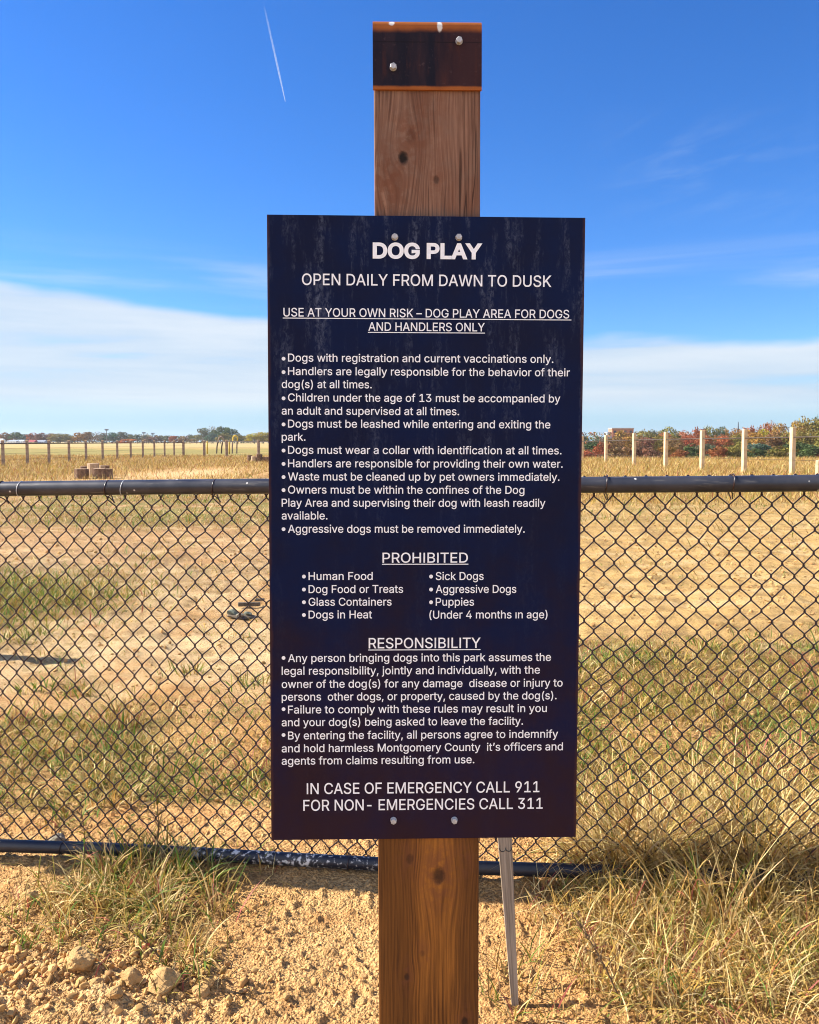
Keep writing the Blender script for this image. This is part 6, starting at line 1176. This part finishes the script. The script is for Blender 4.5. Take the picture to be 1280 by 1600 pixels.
right = [(898, 678, 24, 420, 'dark green', 'fine', 0), (915, 680, 24, 420, 'dark green', 'fine', 0), (932, 678.5, 22, 430, 'dark green', 'fine', 0), (946, 681, 18, 400, 'grey green', 'fine', 0),
         (970, 671.5, 36, 330, 'golden brown', 'fine', 0), (1004, 671.5, 26, 320, 'olive', 'fine', 0), (1022, 671, 24, 330, 'grey green', 'fine', 0), (1046, 667, 32, 310, 'olive', 'fine', 0), (1037, 675, 22, 290, 'rust', 'fine', 0), (1072, 670.5, 24, 330, 'grey', 'open', 0), (1066, 673, 22, 320, 'rust', 'fine', 0),
         (1090, 667.5, 24, 300, 'rust', 'fine', 0), (1110, 666, 26, 300, 'olive', 'fine', 0), (1129, 665.5, 24, 310, 'grey green', 'fine', 0), (1129, 672, 14, 290, 'blue green', 'fine', 0), (1147, 668.5, 26, 290, 'golden brown', 'fine', 0), (1172, 665.5, 24, 280, 'rust', 'fine', 0), (1196, 659.5, 26, 270, 'rust', 'fine', 0), (1217, 660, 26, 260, 'golden brown', 'fine', 0), (1243, 657, 34, 250, 'golden brown', 'fine', 0), (1270, 651.5, 34, 245, 'olive', 'fine', 0), (1300, 649, 40, 240, 'olive', 'fine', 0),
         (1275, 649, 14, 250, 'blue green', 'open', 0),
         (962, 682, 30, 230, 'brown', 'fine', 1), (985, 680, 30, 235, 'golden brown', 'fine', 1), (1008, 682, 30, 230, 'maroon', 'fine', 1), (1030, 679, 30, 235, 'olive', 'fine', 1), (1052, 682, 30, 225, 'brown', 'fine', 1), (1078, 679, 30, 225, 'red', 'fine', 1), (1104, 680, 30, 220, 'rust', 'fine', 1), (1128, 679, 30, 220, 'rust', 'fine', 1), (1152, 677, 30, 215, 'olive', 'fine', 1), (1180, 674, 36, 210, 'golden brown', 'fine', 1), (1192, 669, 20, 230, 'yellow green', 'fine', 1), (1212, 674, 38, 200, 'brown', 'fine', 1), (1248, 672, 40, 195, 'olive', 'fine', 1), (1282, 670, 40, 190, 'olive', 'fine', 1),
         (925, 690, 28, 200, 'dark green', 'bush', 2), (940, 690, 26, 175, 'red', 'bush', 2), (918, 702, 30, 160, 'red', 'bush', 2), (964, 698, 34, 165, 'brown', 'bush', 2), (1000, 696, 30, 165, 'maroon', 'bush', 2), (1018, 698, 28, 160, 'maroon', 'bush', 2), (1044, 697, 28, 160, 'golden brown', 'bush', 2), (1062, 702, 26, 150, 'rust', 'bush', 2), (1082, 692, 28, 160, 'dark green', 'bush', 2), (1106, 693, 26, 155, 'grey green', 'bush', 2), (1124, 696, 26, 150, 'rust', 'bush', 2), (1146, 695, 28, 150, 'olive', 'bush', 2), (1186, 692, 40, 150, 'blue green', 'bush', 2), (1182, 700, 30, 140, 'dark green', 'bush', 2), (1216, 696, 34, 145, 'olive', 'bush', 2), (1248, 690, 32, 145, 'dark green', 'bush', 2), (1266, 694, 36, 140, 'dark green', 'bush', 2), (1290, 692, 34, 140, 'maroon', 'bush', 2)]
seen_r = {}
for px_, pt, wp, Y, c_, kd, lay in right:
    lab = '%s %s %s, %s' % (c_, ('bare topped tree' if kd == 'open' else ('tree on the skyline', 'tree below the skyline', 'bush')[lay]), 'at the foot of the trees' if lay == 2 else ('with its crown against the sky' if False else 'in the wood'), rgap(px_))
    if lab in seen_r: lab = 'second ' + lab
    if px_ < 900: lab = 'dark green skyline tree at right, half hidden by the sign edge'
    if px_ > 1285: lab = '%s %s cut off by the right edge of the photo' % (c_, 'bush' if lay == 2 else 'tree')
    seen_r[lab] = 1
    tree(px_, pt, wp, Y, c_, kd, lab, GRT, (722, 722, 722)[lay])
# the wood that closes the gaps, one mass far off
def woods(name, lab, spans, seed):
    r = np.random.default_rng(seed); V = []; Cc = []
    for (px0, px1, pt, pb, Y, n, cols) in spans:
        px_ = r.uniform(px0, px1, n); top = pt + 3.0*(fbm(px_*0.05, px_*0.0+seed, 1.0, 3)-0.5); py_ = pb - (pb-top)*r.random(n)**0.8
        YY = Y*(1+0.08*r.random(n)); k_ = YY/FPX
        P = np.stack([(px_-PPX)*k_, YY, EYE-(py_-690.2)*k_], 1)
        nrm = r.normal(size=(n, 3)); nrm[:, 1] -= 0.8; nrm /= np.linalg.norm(nrm, axis=1, keepdims=True)
        a_ = np.cross(nrm, r.normal(size=(n, 3))); a_ /= np.linalg.norm(a_, axis=1, keepdims=True); b_ = np.cross(nrm, a_); s_ = (0.55*k_/0.43*(0.6+0.8*r.random(n)))[:, None]
        V.append(np.stack([P-a_*s_, P-b_*s_*0.7, P+a_*s_, P+b_*s_*0.7], 1).reshape(-1, 3))
        pal = np.array([TC[c] for c in cols]); ci = (fbm(px_*0.07, py_*0.1, 1.0, 2, 0.5, seed+3)*len(cols)*1.6-0.3*len(cols)).astype(int) % len(cols)
        Cc.append(np.repeat(pal[ci]*(0.7+0.6*r.random((n, 1))), 4, 0))
    V = np.concatenate(V); me = mesh_np(name, V, [np.arange(len(V)).reshape(-1, 4)]); paint(me, np.concatenate(Cc))
    return tag(link(name, me, m_woods), lab, 'woods', kind='stuff')
m_woods, h = principled('woods_leaves', 0.8, 0.1); h.L.new(h.new('ShaderNodeAttribute', attribute_name='tint').outputs['Color'], h.b.inputs['Base Color'])
woods('far_woods', 'long low mass of mixed woods closing the far left horizon', [(-260, 430, 681.5, 693, 660, 7000, ('grey green', 'brown', 'blue green', 'maroon', 'olive')), (430, 890, 680, 693, 620, 3500, ('olive', 'brown', 'grey green', 'rust'))], 5)
woods('hill_woods', 'mass of autumn woods filling in behind the trees at right', [(885, 1500, 676, 722, 350, 9000, ('olive', 'rust', 'golden brown', 'dark green', 'brown', 'maroon'))], 8)

# ------------------------------------------------------------------ weeds standing on their own
m_stem = plain('dry_stem', (0.17, 0.11, 0.06), 0.9, 0.3, 40); m_seed = plain('seed_heads', (0.20, 0.12, 0.055), 0.95, 0.4, 60); m_wleaf = plain('weed_leaf', (0.13, 0.16, 0.04), 0.7, 0.3, 30)
def weed(px0, py0, px1, py1, lab, seed, heads=18, leaf=False, nbr=6, rad=0.0028):
    Y = EYE*FPX/(py0-690); b0 = at(px0, py0, Y); t_ = at(px1, py1, Y*1.0); zg_ = ground_z(b0.x, b0.y)
    t = empty('weed', (b0.x, b0.y, zg_), lab, 'weed', 'weeds standing alone before the fence')
    ax = Vector((t_.x-b0.x, t_.y-b0.y, t_.z-zg_)); r = random.Random(seed)
    side = Vector((0.3*ax.z, 0.1, 0))*0.12
    main = [ax*s_ + side*math.sin(s_*math.pi) for s_ in np.linspace(0, 1, 9)]; paths = [np.array([tuple(p) for p in main])]; rads = [np.linspace(rad, rad*0.45, 9)]
    tips = [main[-1]]
    for k in range(nbr):
        s_ = r.uniform(0.3, 0.95); o_ = main[int(s_*8)]; d = Vector((r.uniform(-1, 1), r.uniform(-0.6, 0.6), r.uniform(0.4, 1.1))).normalized()*ax.length*r.uniform(0.12, 0.3)
        paths.append(np.array([tuple(o_), tuple(o_+d*0.5+Vector((0, 0, 0.004))), tuple(o_+d)])); rads.append(np.array([rad*0.5, rad*0.4, rad*0.25])); tips.append(o_+d)
    VV, FF, n_ = [], [], 0
    for p, q_ in zip(paths, rads):
        v, f = tube_np([p], q_, 5); VV.append(v); FF.append(f+n_); n_ += len(v)
    link('stem', mesh_np('stem', np.concatenate(VV), [np.concatenate(FF)], True), m_stem, t)
    bm = bmesh.new()
    for k in range(heads):
        o_ = main[int(r.uniform(0.35, 1)*8)] if r.random() < 0.6 else r.choice(tips); c = o_ + Vector((r.uniform(-1, 1), r.uniform(-1, 1), r.uniform(-1, 1)))*0.006
        m_ = Matrix.Translation(c) @ Matrix.Diagonal((r.uniform(0.7, 1.3), r.uniform(0.7, 1.2), r.uniform(1.0, 2.2), 1)); bmesh.ops.create_icosphere(bm, subdivisions=1, radius=r.uniform(0.002, 0.0042), matrix=m_)
    bm_obj('seed_sprays', bm, m_seed, t)
    if leaf:
        bb = np.array([tuple(main[int(r.uniform(0.05, 0.95)*8)]) for _ in range(22)]); n = len(bb)
        v, f, c = blades(bb, 0.03+0.04*RNG.random(n), 0.005+0.004*RNG.random(n), 0.8+RNG.random(n), tints(n, (1, 1, 3, 3, 0.2, 1, 0.5)))
        me = mesh_np('leaves', v, f); paint(me, c); link('leaves', me, m_grass, t)
weed(972, 1572, 896, 1432, 'dark dead weed stalk leaning left, at the front right of the post', 1, 46, nbr=9, rad=0.0026)
weed(268, 1535, 190, 1446, 'dry branching weed leaning left over the clay clods', 2, 10, True, 8)
weed(300, 1560, 322, 1500, 'short pale weed standing beside the largest clay clod', 3, 8, True, 6)
weed(240, 1345, 241, 1225, 'tall weed with yellow leaves before the bottom rail at left', 4, 10, True, 7)
weed(125, 1370, 126, 1262, 'dry upright weed at the left end of the weedy tufts', 5, 14, True, 6)
weed(88, 1545, 80, 1490, 'small reddish weed twig among clods at the far left', 6, 6, False, 6, 0.0018)

# ------------------------------------------------------------------ contrail high in the sky
m_trail = bpy.data.materials.new('contrail_ice'); m_trail.use_nodes = True; nt = m_trail.node_tree; nt.nodes.clear(); h = nodes_of(nt)
d1 = h.new('ShaderNodeBsdfDiffuse'); d1.inputs['Color'].default_value = (0.9, 0.9, 0.9, 1); d2 = h.new('ShaderNodeBsdfTranslucent'); d2.inputs['Color'].default_value = (0.9, 0.9, 0.9, 1)
ad = h.new('ShaderNodeMixShader'); ad.inputs[0].default_value = 0.5; h.L.new(d1.outputs[0], ad.inputs[1]); h.L.new(d2.outputs[0], ad.inputs[2])
tp = h.new('ShaderNodeBsdfTransparent'); mx = h.new('ShaderNodeMixShader'); att = h.new('ShaderNodeAttribute', attribute_name='tint').outputs['Color']
h.L.new(h.sep(att)[0], mx.inputs[0]); h.L.new(tp.outputs[0], mx.inputs[1]); h.L.new(ad.outputs[0], mx.inputs[2]); oo = h.new('ShaderNodeOutputMaterial'); h.L.new(mx.outputs[0], oo.inputs[0])
ta, tb = at(446, 159, 9000), at(413, 10, 9000)
N_ = 60; tt = np.linspace(0, 1, N_); P = np.array([tuple(ta.lerp(tb, t_)) for t_ in tt]); rad = 3.0 + 7.0*np.minimum(tt*3, 1) - 2.5*tt; rad[0] = 0.5
rad = rad*(1+0.25*np.sin(tt*70)*tt)
v, f = tube_np([P - np.array(ta)], rad, 10); me = mesh_np('contrail', v, [f], True)
al = np.repeat((0.27*(1-tt)**0.7 + 0.03), 10)[:, None]; paint(me, np.repeat(al, 3, 1))
tag(link('contrail', me, m_trail, None, ta), 'thin white aircraft contrail slanting down the blue sky at upper left', 'contrail')

# ------------------------------------------------------------------ air over the whole place
m_air = bpy.data.materials.new('air'); m_air.use_nodes = True; nt = m_air.node_tree; nt.nodes.clear()
pv = nt.nodes.new('ShaderNodeVolumePrincipled'); pv.inputs['Color'].default_value = (0.86, 0.92, 1.0, 1); pv.inputs['Density'].default_value = 0.00012; pv.inputs['Anisotropy'].default_value = 0.3
oo = nt.nodes.new('ShaderNodeOutputMaterial'); nt.links.new(pv.outputs[0], oo.inputs['Volume'])
bm = bmesh.new(); box(bm, (0, 0, 10), (5400, 5400, 44)); hz = bm_obj('haze', bm, m_air); hz['kind'] = 'stuff'
